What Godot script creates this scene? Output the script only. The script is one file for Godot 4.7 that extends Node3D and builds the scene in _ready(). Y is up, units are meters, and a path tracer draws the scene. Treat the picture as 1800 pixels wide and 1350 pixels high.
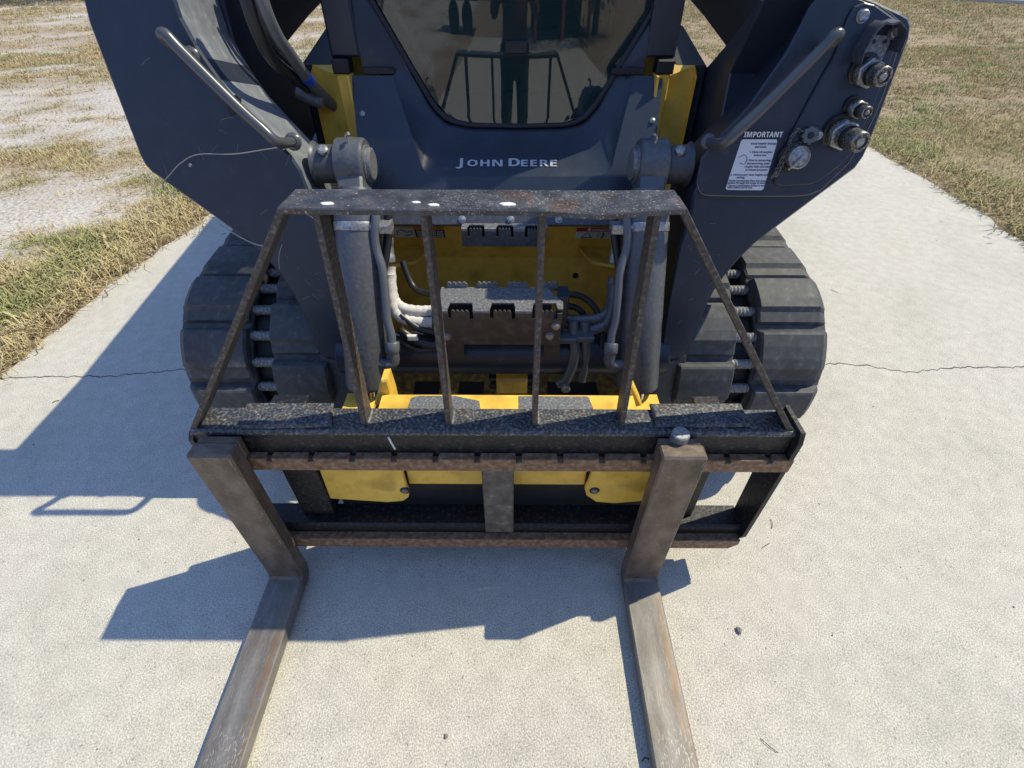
extends Node3D
# Compact track loader with a pallet fork frame on a concrete driveway, grass on both sides.
# x right, y up, z towards the viewer; the photographer's lens is above the origin.

const XC := -0.035          # centre line of the machine
var M := {}
var rng := RandomNumberGenerator.new()

# ------------------------------------------------------------------ mesh collector
class MB:
	var v := PackedVector3Array()
	var g := PackedInt32Array()
	func tri(a: Vector3, b: Vector3, c: Vector3, k := -1) -> void:
		v.append(a); v.append(b); v.append(c); g.append(k)
	func quad(a: Vector3, b: Vector3, c: Vector3, d: Vector3, k := -1) -> void:
		tri(a, b, c, k); tri(a, c, d, k)
	func closed(o: MB) -> void:      # takes over a closed solid, turned so that front faces run clockwise
		var vol := 0.0
		for i in range(0, o.v.size(), 3):
			vol += o.v[i].dot(o.v[i + 1].cross(o.v[i + 2]))
		for i in range(0, o.v.size(), 3):
			if vol > 0.0:
				tri(o.v[i], o.v[i + 2], o.v[i + 1], o.g[i / 3])
			else:
				tri(o.v[i], o.v[i + 1], o.v[i + 2], o.g[i / 3])
	func mesh() -> ArrayMesh:
		var st := SurfaceTool.new()
		st.begin(Mesh.PRIMITIVE_TRIANGLES)
		for i in g.size():
			st.set_smooth_group(g[i])
			st.add_vertex(v[i * 3]); st.add_vertex(v[i * 3 + 1]); st.add_vertex(v[i * 3 + 2])
		st.generate_normals()
		return st.commit()
	# ---- shapes
	func slab(poly: Array, ext: Vector3, bev := 0.0) -> MB:
		var n := poly.size()
		var nor := Vector3.ZERO
		for i in n:
			nor += (poly[i] as Vector3).cross(poly[(i + 1) % n])
		nor = nor.normalized()
		var u: Vector3 = (poly[1] - poly[0]).normalized()
		var w := nor.cross(u)
		var p2 := PackedVector2Array()
		for p in poly:
			p2.append(Vector2(u.dot(p - poly[0]), w.dot(p - poly[0])))
		var ids := Geometry2D.triangulate_polygon(p2)
		var inset := []
		for i in n:
			var a := (p2[i] - p2[(i - 1 + n) % n]).normalized()
			var b := (p2[(i + 1) % n] - p2[i]).normalized()
			var na := Vector2(-a.y, a.x)
			var nb := Vector2(-b.y, b.x)
			var q := (na + nb) / maxf(0.35, 1.0 + na.dot(nb))
			inset.append(poly[i] + (u * q.x + w * q.y) * bev)
		var e := ext.normalized()
		var rings := [poly, poly]
		var offs := [0.0, ext.length()]
		if bev > 0.0:
			rings = [inset, poly, poly, inset]
			offs = [0.0, bev, ext.length() - bev, ext.length()]
		var o := MB.new()
		for k in rings.size() - 1:
			for i in n:
				var j := (i + 1) % n
				o.quad(rings[k][i] + e * offs[k], rings[k][j] + e * offs[k], rings[k + 1][j] + e * offs[k + 1], rings[k + 1][i] + e * offs[k + 1])
		var top: Array = rings[0]
		var bot: Array = rings[rings.size() - 1]
		for t in range(0, ids.size(), 3):
			o.tri(top[ids[t]], top[ids[t + 2]], top[ids[t + 1]])
			o.tri(bot[ids[t]] + ext, bot[ids[t + 1]] + ext, bot[ids[t + 2]] + ext)
		closed(o)
		return self
	func box(a: Vector3, b: Vector3, bev := 0.003) -> MB:
		var lo := a.min(b)
		var hi := a.max(b)
		return slab([Vector3(lo.x, lo.y, hi.z), Vector3(hi.x, lo.y, hi.z), Vector3(hi.x, hi.y, hi.z), Vector3(lo.x, hi.y, hi.z)], Vector3(0, 0, lo.z - hi.z), bev)
	func lathe(prof: Array, origin: Vector3, axis: Vector3, seg := 24) -> MB:   # prof: Vector2(radius, along axis)
		var ax := axis.normalized()
		var u := ax.cross(Vector3(0.31, 0.9, 0.2)).normalized()
		var w := ax.cross(u)
		var o := MB.new()
		var grp := 1
		for k in prof.size() - 1:
			if k > 0:
				var d0: Vector2 = (prof[k] - prof[k - 1]).normalized()
				var d1: Vector2 = (prof[k + 1] - prof[k]).normalized()
				if d0.dot(d1) < 0.8: grp += 1
			for s in seg:
				var c0 := TAU * s / seg
				var c1 := TAU * (s + 1) / seg
				var r0 := u * cos(c0) + w * sin(c0)
				var r1 := u * cos(c1) + w * sin(c1)
				var A: Vector3 = origin + ax * prof[k].y
				var B: Vector3 = origin + ax * prof[k + 1].y
				o.quad(A + r0 * prof[k].x, A + r1 * prof[k].x, B + r1 * prof[k + 1].x, B + r0 * prof[k + 1].x, grp)
		for e in [0, prof.size() - 1]:
			if prof[e].x > 0.0001:
				for s in seg:
					var r0 := u * cos(TAU * s / seg) + w * sin(TAU * s / seg)
					var r1 := u * cos(TAU * (s + 1) / seg) + w * sin(TAU * (s + 1) / seg)
					var A: Vector3 = origin + ax * prof[e].y
					if e == 0: o.tri(A, A + r1 * prof[e].x, A + r0 * prof[e].x)
					else: o.tri(A, A + r0 * prof[e].x, A + r1 * prof[e].x)
		closed(o)
		return self
	func cyl(a: Vector3, b: Vector3, r: float, seg := 20, bev := 0.002) -> MB:
		var l := a.distance_to(b)
		return lathe([Vector2(r - bev, 0), Vector2(r, bev), Vector2(r, l - bev), Vector2(r - bev, l)], a, b - a, seg)
	func tube(pts: Array, r: float, seg := 10, steps := 6, ridge := 0.0) -> MB:
		var path := []
		var n := pts.size()
		for i in n - 1:
			for k in steps:
				var p: Vector3 = (pts[i] as Vector3).cubic_interpolate(pts[i + 1], pts[maxi(i - 1, 0)], pts[mini(i + 2, n - 1)], float(k) / steps)
				path.append(p)
		path.append(pts[n - 1])
		var o := MB.new()
		var up := Vector3(0.21, 0.93, 0.3)
		var rings := []
		for i in path.size():
			var t: Vector3 = (path[mini(i + 1, path.size() - 1)] - path[maxi(i - 1, 0)]).normalized()
			var u := up.cross(t).normalized() if absf(up.dot(t)) < 0.98 else Vector3(1, 0, 0)
			var w := t.cross(u).normalized()
			up = w
			u = w.cross(t).normalized()
			var rr := r + (ridge if i % 3 == 0 else 0.0)
			var ring := []
			for s in seg:
				ring.append(path[i] + (u * cos(TAU * s / seg) + w * sin(TAU * s / seg)) * rr)
			rings.append(ring)
		for i in rings.size() - 1:
			for s in seg:
				var q := (s + 1) % seg
				o.quad(rings[i][s], rings[i][q], rings[i + 1][q], rings[i + 1][s], 1)
		for s in seg:
			var q := (s + 1) % seg
			o.tri(path[0], rings[0][q], rings[0][s])
			o.tri(path[path.size() - 1], rings[rings.size() - 1][s], rings[rings.size() - 1][q])
		closed(o)
		return self
	func sheet(rows: Array, k := 1) -> MB:
		for i in rows.size() - 1:
			for j in rows[i].size() - 1:
				quad(rows[i][j], rows[i + 1][j], rows[i + 1][j + 1], rows[i][j + 1], k)
		return self
	func thick(rows: Array, back: Vector3, k := 1) -> MB:     # a curved plate with a back and edges
		var o := MB.new()
		var R := rows.size()
		var C: int = rows[0].size()
		var under := []
		for r in rows:
			var l := []
			for p in r: l.append(p + back)
			under.append(l)
		for i in R - 1:
			for j in C - 1:
				o.quad(rows[i][j], rows[i + 1][j], rows[i + 1][j + 1], rows[i][j + 1], k)
				o.quad(under[i][j], under[i][j + 1], under[i + 1][j + 1], under[i + 1][j], k + 1)
		for i in R - 1:
			o.quad(rows[i][0], under[i][0], under[i + 1][0], rows[i + 1][0])
			o.quad(rows[i][C - 1], rows[i + 1][C - 1], under[i + 1][C - 1], under[i][C - 1])
		for j in C - 1:
			o.quad(rows[0][j], rows[0][j + 1], under[0][j + 1], under[0][j])
			o.quad(rows[R - 1][j], under[R - 1][j], under[R - 1][j + 1], rows[R - 1][j + 1])
		closed(o)
		return self

# ------------------------------------------------------------------ node helpers
func v3(x: float, h: float, d: float) -> Vector3: return Vector3(x, h, -d)

func thing(called: String, label: String, category: String, at := Vector3.ZERO, group := "") -> Node3D:
	var o := Node3D.new()
	o.name = called
	add_child(o, true)
	o.position = at
	tag(o, label, category, group)
	return o

func tag(o: Node, label: String, category: String, group := "") -> void:
	o.set_meta("label", label)
	o.set_meta("category", category)
	if group: o.set_meta("group", group)

func base_of(p: Node) -> Vector3:
	var s := Vector3.ZERO
	var q := p
	while q != self and q is Node3D:
		s += (q as Node3D).position
		q = q.get_parent()
	return s

func put(called: String, m: Mesh, mat: Material, parent: Node = self) -> MeshInstance3D:   # geometry is written in world places
	var o := MeshInstance3D.new()
	o.name = called
	o.mesh = m
	o.set_surface_override_material(0, mat)
	parent.add_child(o, true)
	if parent != self: o.position = -base_of(parent)
	return o

func setting(called: String, m: Mesh, mat: Material, kind := "structure") -> MeshInstance3D:
	var o := put(called, m, mat)
	o.set_meta("kind", kind)
	return o

func lettering(called: String, text: String, at: Vector3, basis: Basis, height: float, mat: Material, parent: Node, bold := true, align := HORIZONTAL_ALIGNMENT_CENTER) -> MeshInstance3D:
	var t := TextMesh.new()
	var f := SystemFont.new()
	f.font_names = PackedStringArray(["Droid Sans"])
	f.font_weight = 700 if bold else 400
	t.font = f
	t.font_size = 32
	t.text = text
	t.pixel_size = height / 23.0
	t.depth = 0.001
	t.curve_step = 2.0
	t.horizontal_alignment = align
	var o := MeshInstance3D.new()
	o.name = called
	o.mesh = t
	o.set_surface_override_material(0, mat)
	parent.add_child(o, true)
	o.transform = Transform3D(basis, at - base_of(parent))
	return o

# ------------------------------------------------------------------ materials
func noise(sd: int, freq: float, oct := 4, type := FastNoiseLite.TYPE_SIMPLEX_SMOOTH) -> FastNoiseLite:
	var n := FastNoiseLite.new()
	n.seed = sd
	n.frequency = freq
	n.noise_type = type
	n.fractal_octaves = oct
	return n

func ramp_tex(sd: int, freq: float, stops: Array, size := 512, oct := 4, type := FastNoiseLite.TYPE_SIMPLEX_SMOOTH) -> NoiseTexture2D:
	var t := NoiseTexture2D.new()
	t.width = size; t.height = size
	t.seamless = true
	t.noise = noise(sd, freq, oct, type)
	var g := Gradient.new()
	var off := PackedFloat32Array()
	var col := PackedColorArray()
	for s in stops:
		off.append(s[0])
		col.append(Color(s[1], s[2], s[3]).linear_to_srgb())
	g.offsets = off
	g.colors = col
	t.color_ramp = g
	return t

func bumps(sd: int, freq: float, strength: float, size := 512, oct := 4) -> NoiseTexture2D:
	var t := NoiseTexture2D.new()
	t.width = size; t.height = size
	t.seamless = true
	t.as_normal_map = true
	t.bump_strength = strength
	t.noise = noise(sd, freq, oct)
	return t

func tri_mat(called: String, tex: Texture2D, tile: float, rough: float, metal := 0.0, nm: Texture2D = null, nstr := 1.0, detail: Texture2D = null, dtile := 1.0) -> StandardMaterial3D:
	var m := StandardMaterial3D.new()
	m.resource_name = called
	m.albedo_texture = tex
	m.uv1_triplanar = true
	m.uv1_scale = Vector3.ONE / tile
	m.uv1_triplanar_sharpness = 6.0
	m.roughness = rough
	m.metallic = metal
	if nm:
		m.normal_enabled = true
		m.normal_texture = nm
		m.normal_scale = nstr
	if detail:
		m.detail_enabled = true
		m.detail_albedo = detail
		m.detail_blend_mode = BaseMaterial3D.BLEND_MODE_MUL
		m.detail_uv_layer = BaseMaterial3D.DETAIL_UV_2
		m.uv2_triplanar = true
		m.uv2_scale = Vector3.ONE / dtile
	M[called] = m
	return m

func flat_mat(called: String, r: float, g: float, b: float, rough: float, metal := 0.0) -> StandardMaterial3D:
	var m := StandardMaterial3D.new()
	m.resource_name = called
	m.albedo_color = Color(r, g, b).linear_to_srgb()
	m.roughness = rough
	m.metallic = metal
	M[called] = m
	return m

func materials() -> void:
	var fine := bumps(11, 0.06, 3.0, 512, 3)
	var soft := bumps(12, 0.012, 4.0, 512, 4)
	var smear := ramp_tex(21, 0.006, [[0.0, .6, .58, .55], [0.4, 1, 1, 1], [0.66, 1, 1, 1], [1.0, .75, .71, .66]], 512, 5)
	var dust := ramp_tex(22, 0.03, [[0.0, 1, 1, 1], [0.55, 1, 1, 1], [0.75, 1.0, .98, .95], [1.0, .75, .75, .75]], 512, 5)
	var stain := ramp_tex(25, 0.007, [[0.0, .8, .76, .72], [0.4, 1, 1, 1], [0.7, 1, .98, .95], [1.0, .82, .76, .7]], 512, 4)
	# machine paint: dark blue grey, fine dust and a few scuffs
	tri_mat("paint", ramp_tex(1, 0.014, [[0.0, .021, .03, .048], [0.55, .024, .033, .052], [0.8, .028, .037, .056], [0.97, .05, .057, .072]], 512, 6), 0.55, 0.34, 0.0, fine, 0.06, dust, 1.7)
	tri_mat("paint_worn", ramp_tex(2, 0.035, [[0.0, .058, .063, .075], [0.5, .07, .076, .09], [0.75, .085, .092, .105], [0.96, .17, .18, .195]], 512, 6), 0.3, 0.42, 0.1, fine, 0.15, smear, 0.8)
	tri_mat("sunlit_paint", ramp_tex(23, 0.02, [[0.0, .15, .165, .19], [0.5, .185, .2, .225], [0.75, .22, .235, .26], [1.0, .34, .35, .37]], 512, 6), 0.4, 0.4, 0.0, fine, 0.08, smear, 0.8)  # lighter copy of the paint, sun and sky sheen put into the colour
	tri_mat("dark", ramp_tex(3, 0.02, [[0.0, .012, .012, .014], [1.0, .03, .03, .033]], 256, 4), 0.4, 0.6)
	flat_mat("black_rubber", .014, .014, .016, 0.55)
	tri_mat("yellow", ramp_tex(4, 0.015, [[0.0, .7, .43, .06], [0.4, .86, .55, .085], [0.75, .9, .59, .1], [1.0, .75, .52, .16]], 512, 5), 0.6, 0.42, 0.0, fine, 0.08, smear, 0.7)
	tri_mat("yellow_brown", ramp_tex(24, 0.02, [[0.0, .1, .07, .03], [0.45, .25, .16, .05], [0.7, .45, .29, .06], [1.0, .62, .4, .08]], 512, 5), 0.4, 0.6)  # uneven dark yellow-brown for the bay floor
	tri_mat("bare_steel", ramp_tex(5, 0.03, [[0.0, .12, .122, .13], [0.5, .19, .195, .205], [0.7, .27, .272, .28], [1.0, .45, .45, .45]], 1024, 6), 0.3, 0.45, 0.35, fine, 0.25)
	# forks: brown-grey mill steel, scraped
	tri_mat("fork_steel", ramp_tex(6, 0.012, [[0.0, .09, .06, .042], [0.3, .145, .108, .08], [0.55, .175, .137, .106], [0.75, .2, .165, .135], [0.9, .25, .22, .19], [1.0, .38, .35, .32]], 1024, 6), 0.5, 0.46, 0.3, soft, 0.12, stain, 0.9)
	(M.fork_steel as StandardMaterial3D).uv1_scale = Vector3(3.0, 1.3, 3.0)
	var scr := ramp_tex(61, 0.025, [[0.0, .13, .112, .098], [0.4, .18, .165, .152], [0.62, .21, .196, .184], [0.78, .25, .238, .226], [0.88, .4, .385, .37], [1.0, .6, .58, .55]], 1024, 6)
	var tine := tri_mat("tine_steel", scr, 0.5, 0.46, 0.25, soft, 0.12, stain, 0.8)
	tine.uv1_scale = Vector3(5.0, 2.0, 0.9)
	# scraped upper face of the forks: the tile is a third of the distance between the two forks, so it starts at each one's left edge
	var fw := 0.1016 / 0.354
	var top := worn_image(512, 1024, 301, [.13, .118, .108, .24, .226, .214], 5.0, [
		[120, fw * 0.74, fw, 0.08, 0.7, 40, 2.6, .23, .145, .08, 0.22, 0.05],
		[300, 0.0, fw, 0.0, 1.0, 26, 0.7, .09, .08, .07, 0.4, 0.2],
		[420, 0.0, fw, 0.0, 1.0, 22, 0.5, .46, .44, .41, 0.4, 0.15],
		[700, fw * 0.4, fw, 0.66, 1.0, 22, 0.6, .7, .68, .64, 0.5, 0.07],
		[260, fw * 0.15, fw, 0.36, 0.5, 7, 0.8, .64, .62, .58, 0.4, 0.6],
		[200, 0.0, fw, 0.5, 1.0, 12, 0.6, .64, .62, .58, 0.4, 0.3]])
	tine.albedo_texture = top
	tine.uv1_scale = Vector3(1.0 / 0.354, 1.0, 1.0 / 1.2)
	tine.uv1_offset = Vector3(0.732 / 0.354, 0.0, 0.62)
	var face := worn_image(512, 1024, 311, [.1, .072, .052, .215, .17, .135], 2.0, [
		[70, 0.0, fw, 0.0, 1.0, 14, 2.5, .3, .2, .12, 0.3, 1.5],
		[150, 0.0, fw, 0.0, 1.0, 12, 0.7, .07, .055, .045, 0.55, 1.5],
		[110, 0.0, fw, 0.0, 1.0, 14, 0.6, .42, .38, .34, 0.45, 1.5],
		[36, fw * 0.92, fw, 0.0, 1.0, 22, 0.8, .5, .46, .42, 0.5, 0.1]])
	(M.fork_steel as StandardMaterial3D).albedo_texture = face
	(M.fork_steel as StandardMaterial3D).uv1_scale = Vector3(1.0 / 0.354, 1.0 / 0.7, 1.0 / 0.354)
	(M.fork_steel as StandardMaterial3D).uv1_offset = Vector3(0.732 / 0.354, 0.0, 0.0)
	# rail: brown rusted edge
	tri_mat("rail_steel", ramp_tex(7, 0.02, [[0.0, .12, .062, .032], [0.4, .21, .122, .068], [0.65, .26, .165, .1], [0.85, .33, .245, .17], [1.0, .43, .36, .29]], 1024, 6), 0.45, 0.6, 0.15, fine, 0.3)
	# black carriage paint with pale chips
	tri_mat("chipped", ramp_tex(8, 0.05, [[0.0, .035, .037, .042], [0.42, .062, .065, .071], [0.56, .12, .123, .128], [0.7, .19, .19, .192], [0.84, .36, .345, .33], [1.0, .55, .52, .48]], 1024, 6), 0.5, 0.48, 0.1, fine, 0.3, ramp_tex(81, 0.012, [[0.0, .95, .72, .58], [0.3, .9, .82, .76], [0.48, 1, 1, 1], [0.66, .55, .57, .62], [1.0, 1, 1, 1]], 512, 5), 0.5)
	tri_mat("guard_paint", ramp_tex(26, 0.055, [[0.0, .04, .042, .048], [0.5, .07, .073, .08], [0.68, .1, .1, .103], [0.78, .2, .19, .18], [0.86, .42, .39, .36], [1.0, .6, .56, .5]], 1024, 5), 0.45, 0.4, 0.1, fine, 0.2, ramp_tex(82, 0.008, [[0.0, 1, .62, .45], [0.28, 1, .8, .7], [0.42, 1, 1, 1], [0.62, .6, .62, .68], [0.75, 1, 1, 1], [1.0, 1, 1, 1]], 512, 5), 0.55)
	tri_mat("post_steel", ramp_tex(28, 0.018, [[0.0, .06, .05, .042], [0.5, .11, .098, .085], [0.75, .15, .135, .12], [1.0, .28, .26, .24]], 512, 6), 0.4, 0.55, 0.15, fine, 0.15)
	var chips := worn_image(1024, 192, 321, [.04, .043, .052, .105, .11, .122], 1.0, [
		[30, 0.0, 0.2, 0.1, 0.6, 8, 2.5, .2, .11, .075, 0.4, 1.5],
		[26, 0.55, 0.7, 0.2, 0.8, 7, 3.0, .19, .12, .09, 0.35, 1.5],
		[30, 0.93, 0.99, 0.2, 0.9, 9, 3.0, .24, .14, .1, 0.55, 0.4],
		[900, 0.0, 1.0, 0.0, 1.0, 1.6, 1.2, .42, .37, .32, 0.75, 1.5],
		[1100, 0.35, 1.0, 0.0, 1.0, 1.8, 1.3, .5, .47, .43, 0.8, 1.5],
		[90, 0.0, 1.0, 0.0, 1.0, 3, 1.8, .5, .46, .41, 0.8, 1.5],
		[40, 0.3, 1.0, 0.0, 1.0, 22, 0.7, .3, .3, .31, 0.5, 1.0]])
	var gp: StandardMaterial3D = M.guard_paint
	gp.albedo_texture = chips
	gp.uv1_scale = Vector3(1.0 / 0.74, 1.0 / 0.2, 1.0 / 0.125)
	gp.uv1_offset = Vector3(0.41 / 0.74, 0.3, 0.2)
	tri_mat("step_brown", ramp_tex(27, 0.02, [[0.0, .05, .042, .038], [0.6, .07, .06, .054], [1.0, .12, .105, .095]], 512, 6), 0.4, 0.5, 0.1, fine, 0.1)
	tri_mat("black_paint", ramp_tex(9, 0.03, [[0.0, .006, .006, .008], [0.55, .012, .012, .015], [0.7, .026, .025, .026], [0.82, .06, .058, .056], [1.0, .2, .19, .18]], 1024, 6), 0.5, 0.5, 0.05, fine, 0.25)
	tri_mat("guard_steel", ramp_tex(10, 0.03, [[0.0, .05, .038, .031], [0.45, .08, .065, .055], [0.65, .108, .092, .08], [0.9, .2, .18, .165]], 1024, 6), 0.4, 0.55, 0.2, fine, 0.3)
	tri_mat("rubber", ramp_tex(13, 0.02, [[0.0, .046, .048, .053], [0.5, .064, .067, .072], [0.75, .085, .087, .091], [0.95, .17, .17, .168]], 512, 6), 0.35, 0.68, 0.0, soft, 0.3, smear, 0.9)
	tri_mat("link_steel", ramp_tex(14, 0.05, [[0.0, .12, .12, .12], [0.5, .24, .24, .24], [1.0, .42, .42, .42]], 256, 3), 0.15, 0.6, 0.2)
	tri_mat("cylinder_grey", ramp_tex(15, 0.025, [[0.0, .082, .087, .1], [0.5, .096, .102, .116], [0.75, .11, .117, .132], [0.96, .19, .2, .215]], 1024, 6), 0.4, 0.42, 0.1, fine, 0.15, smear, 0.5)
	flat_mat("chrome", .62, .62, .64, 0.08, 1.0)
	tri_mat("zinc", ramp_tex(18, 0.04, [[0.0, .16, .155, .15], [0.5, .36, .365, .37], [1.0, .52, .52, .52]], 256, 4), 0.11, 0.4, 0.6)
	tri_mat("coupler_steel", ramp_tex(17, 0.05, [[0.0, .05, .048, .045], [0.45, .16, .155, .145], [0.7, .34, .33, .31], [1.0, .5, .49, .46]], 256, 4), 0.09, 0.36, 0.7)
	flat_mat("grease_black", .016, .015, .015, 0.3)
	flat_mat("tube_grey", .13, .14, .155, 0.35, 0.2)
	flat_mat("hose", .02, .021, .024, 0.38)
	flat_mat("handle_paint", .1, .105, .11, 0.28, 0.35)
	flat_mat("blue_tape", .02, .07, .4, 0.4)
	tri_mat("sleeve", ramp_tex(16, 0.05, [[0.0, .5, .48, .47], [1.0, .78, .76, .74]], 256, 3), 0.1, 0.85, 0.0, fine, 0.5)
	flat_mat("sticker_white", .66, .68, .74, 0.4)
	flat_mat("sticker_black", .02, .02, .022, 0.4)
	flat_mat("ink", .06, .07, .1, 0.6)
	flat_mat("ink_white", .8, .8, .8, 0.5)
	flat_mat("ink_red", .45, .03, .02, 0.5)
	flat_mat("ink_orange", .7, .22, .03, 0.5)
	flat_mat("logo_grey", .5, .52, .55, 0.35, 0.2)
	flat_mat("chip_white", .75, .74, .68, 0.7)
	flat_mat("scratch", .36, .335, .3, 0.6, 0.2)
	flat_mat("wear_highlight", .2, .185, .155, 0.6, 0.1)  # scratches, and highlights painted along panel edges
	var gl := flat_mat("glass", .02, .03, .03, 0.02)
	gl.albedo_color = Color(0.15, 0.25, 0.255, 0.55)
	gl.transparency = BaseMaterial3D.TRANSPARENCY_ALPHA
	gl.metallic_specular = 0.7
	gl.clearcoat_enabled = true
	gl.clearcoat = 1.0
	gl.clearcoat_roughness = 0.02
	flat_mat("cab_trim", .05, .056, .056, 0.7)
	flat_mat("bark", .1, .08, .06, 0.9)
	flat_mat("denim", .02, .024, .035, 0.9)
	flat_mat("maroon", .09, .02, .025, 0.85)
	flat_mat("skin", .42, .26, .19, 0.55)
	flat_mat("phone", .02, .02, .02, 0.2)
	flat_mat("roof_red", .42, .1, .05, 0.6)
	flat_mat("twig", .07, .055, .04, 0.9)
	flat_mat("stone", .22, .2, .18, 0.9)
	flat_mat("crack_dirt", .1, .09, .08, 1.0)
	# concrete: broom-dragged slab with pores and stains
	var con := concrete_image(1024)
	var stains := ramp_tex(31, 0.0045, [[0.0, .87, .865, .85], [0.3, .96, .957, .948], [0.5, 1, 1, 1], [0.72, 1, .99, .972], [0.9, .95, .943, .93], [1.0, .88, .88, .87]], 1024, 7)
	var cm := tri_mat("concrete", con[0], 1.5, 0.9, 0.0, con[1], 0.4, stains, 5.7)
	cm.uv2_scale = Vector3(0.27, 0.2, 0.19)
	var soil := ramp_tex(32, 0.03, [[0.0, .5, .47, .43], [0.4, .8, .77, .74], [0.6, .95, .92, .9], [1.0, 1, 1, 1]], 1024, 6)
	var sm := tri_mat("soil", soil, 1.3, 0.95, 0.0, bumps(33, 0.03, 8.0, 1024, 5), 1.0)
	sm.vertex_color_use_as_albedo = true
	var gm := StandardMaterial3D.new()
	gm.vertex_color_use_as_albedo = true
	gm.roughness = 0.8
	gm.backlight_enabled = true
	gm.backlight = Color(0.35, 0.35, 0.35)
	M["blade"] = gm
	var lm := flat_mat("leaf", .045, .075, .022, 0.6)
	lm.backlight_enabled = true
	lm.backlight = Color(0.4, 0.45, 0.3)

func worn_image(w: int, h: int, sd: int, base: Array, streak: float, marks: Array) -> ImageTexture:
	# base: dark and light linear colours mixed by streaky noise; marks: [count, x0, x1, y0, y1, len, width, r, g, b, strength, angle spread]
	var r := RandomNumberGenerator.new()
	r.seed = sd
	var a := noise(sd, 0.012, 5).get_image(w, int(h / streak))
	a.convert(Image.FORMAT_L8)
	a.resize(w, h, Image.INTERPOLATE_CUBIC)
	var b := noise(sd + 1, 0.09, 3).get_image(w, h)
	b.convert(Image.FORMAT_L8)
	var A: PackedByteArray = a.get_data()
	var B: PackedByteArray = b.get_data()
	var px := PackedFloat32Array()
	px.resize(w * h * 3)
	for i in w * h:
		var t := clampf((A[i] * 0.72 + B[i] * 0.28) / 255.0 * 1.6 - 0.3, 0.0, 1.0)
		for c in 3: px[i * 3 + c] = lerpf(base[c], base[3 + c], t)
	for m in marks:
		for k in m[0]:
			var x := r.randf_range(m[1], m[2]) * w
			var y := r.randf_range(m[3], m[4]) * h
			var ang: float = PI / 2 + r.randfn() * m[11]
			var ln: float = m[5] * r.randf_range(0.3, 1.3)
			var wd: float = m[6] * r.randf_range(0.6, 1.4)
			var st: float = m[10] * r.randf_range(0.4, 1.0)
			var steps := int(maxf(1.0, ln))
			for q in steps:
				var cx := x + cos(ang) * q + sin(q * 0.3 + k) * 0.7
				var cy := y + sin(ang) * q
				var rr := int(ceil(wd))
				for dy in range(-rr, rr + 1):
					for dx in range(-rr, rr + 1):
						var f := clampf(wd + 0.5 - sqrt(dx * dx + dy * dy), 0.0, 1.0) * st
						if f <= 0.0: continue
						var ix := posmod(int(cx) + dx, w)
						var iy := posmod(int(cy) + dy, h)
						var i := (iy * w + ix) * 3
						for c in 3: px[i + c] = lerpf(px[i + c], m[7 + c], f)
	var out := PackedByteArray()
	out.resize(w * h * 3)
	for i in w * h * 3:
		out[i] = clampi(int(pow(px[i], 1.0 / 2.2) * 255.0), 0, 255)
	return ImageTexture.create_from_image(Image.create_from_data(w, h, false, Image.FORMAT_RGB8, out))

func concrete_image(n: int) -> Array:
	var a := noise(41, 0.24, 2).get_seamless_image(n, n)       # grain of the paste
	var b := noise(42, 0.02, 5).get_seamless_image(n, n)       # blotches
	var c := noise(43, 0.09, 2).get_seamless_image(n, n)       # pores
	var w := noise(44, 0.42, 1).get_seamless_image(n, n)        # sand
	for im in [a, b, c, w]: im.convert(Image.FORMAT_L8)
	var A: PackedByteArray = a.get_data()
	var B: PackedByteArray = b.get_data()
	var C: PackedByteArray = c.get_data()
	var W: PackedByteArray = w.get_data()
	var out := PackedByteArray(); out.resize(n * n * 3)
	var hh := PackedByteArray(); hh.resize(n * n)
	for i in n * n:
		var t := 0.922 + (A[i] - 128) * 0.0013 + (B[i] - 128) * 0.00035 + (W[i] - 128) * 0.0013
		var p := 0.0
		if C[i] > 206 and A[i] > 120:
			p = minf(1.0, (C[i] - 206) / 24.0)
		if C[i] < 42 and W[i] > 120:
			t += 0.06
		t *= 1.0 - 0.38 * p
		out[i * 3] = clampi(int(203.0 * t), 0, 255)
		out[i * 3 + 1] = clampi(int(198.0 * t), 0, 255)
		out[i * 3 + 2] = clampi(int(187.0 * t), 0, 255)
		hh[i] = clampi(int(128 + (A[i] - 128) * 0.3 + (W[i] - 128) * 0.25 - 90.0 * p), 0, 255)
	var ci := Image.create_from_data(n, n, false, Image.FORMAT_RGB8, out)
	var hi := Image.create_from_data(n, n, false, Image.FORMAT_L8, hh)
	hi.convert(Image.FORMAT_RGBA8)
	hi.bump_map_to_normal_map(2.2)
	return [ImageTexture.create_from_image(ci), ImageTexture.create_from_image(hi)]

# ------------------------------------------------------------------ planes of the machine
func ap(x: float, h: float, off := 0.0) -> Vector3:      # front plates of the loader arms
	return Vector3(x, h, -(1.012 + 0.25 * h)) + Vector3(0, 0.2425, 0.9701) * off

func pp(x: float, h: float, off := 0.0) -> Vector3:      # sloping front of the cab
	return Vector3(x, h, -(1.6 - 0.72 * (1.148 - h))) + Vector3(0, 0.584, 0.811) * off

func rel(side: int, x: float) -> float: return XC + side * x

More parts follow.
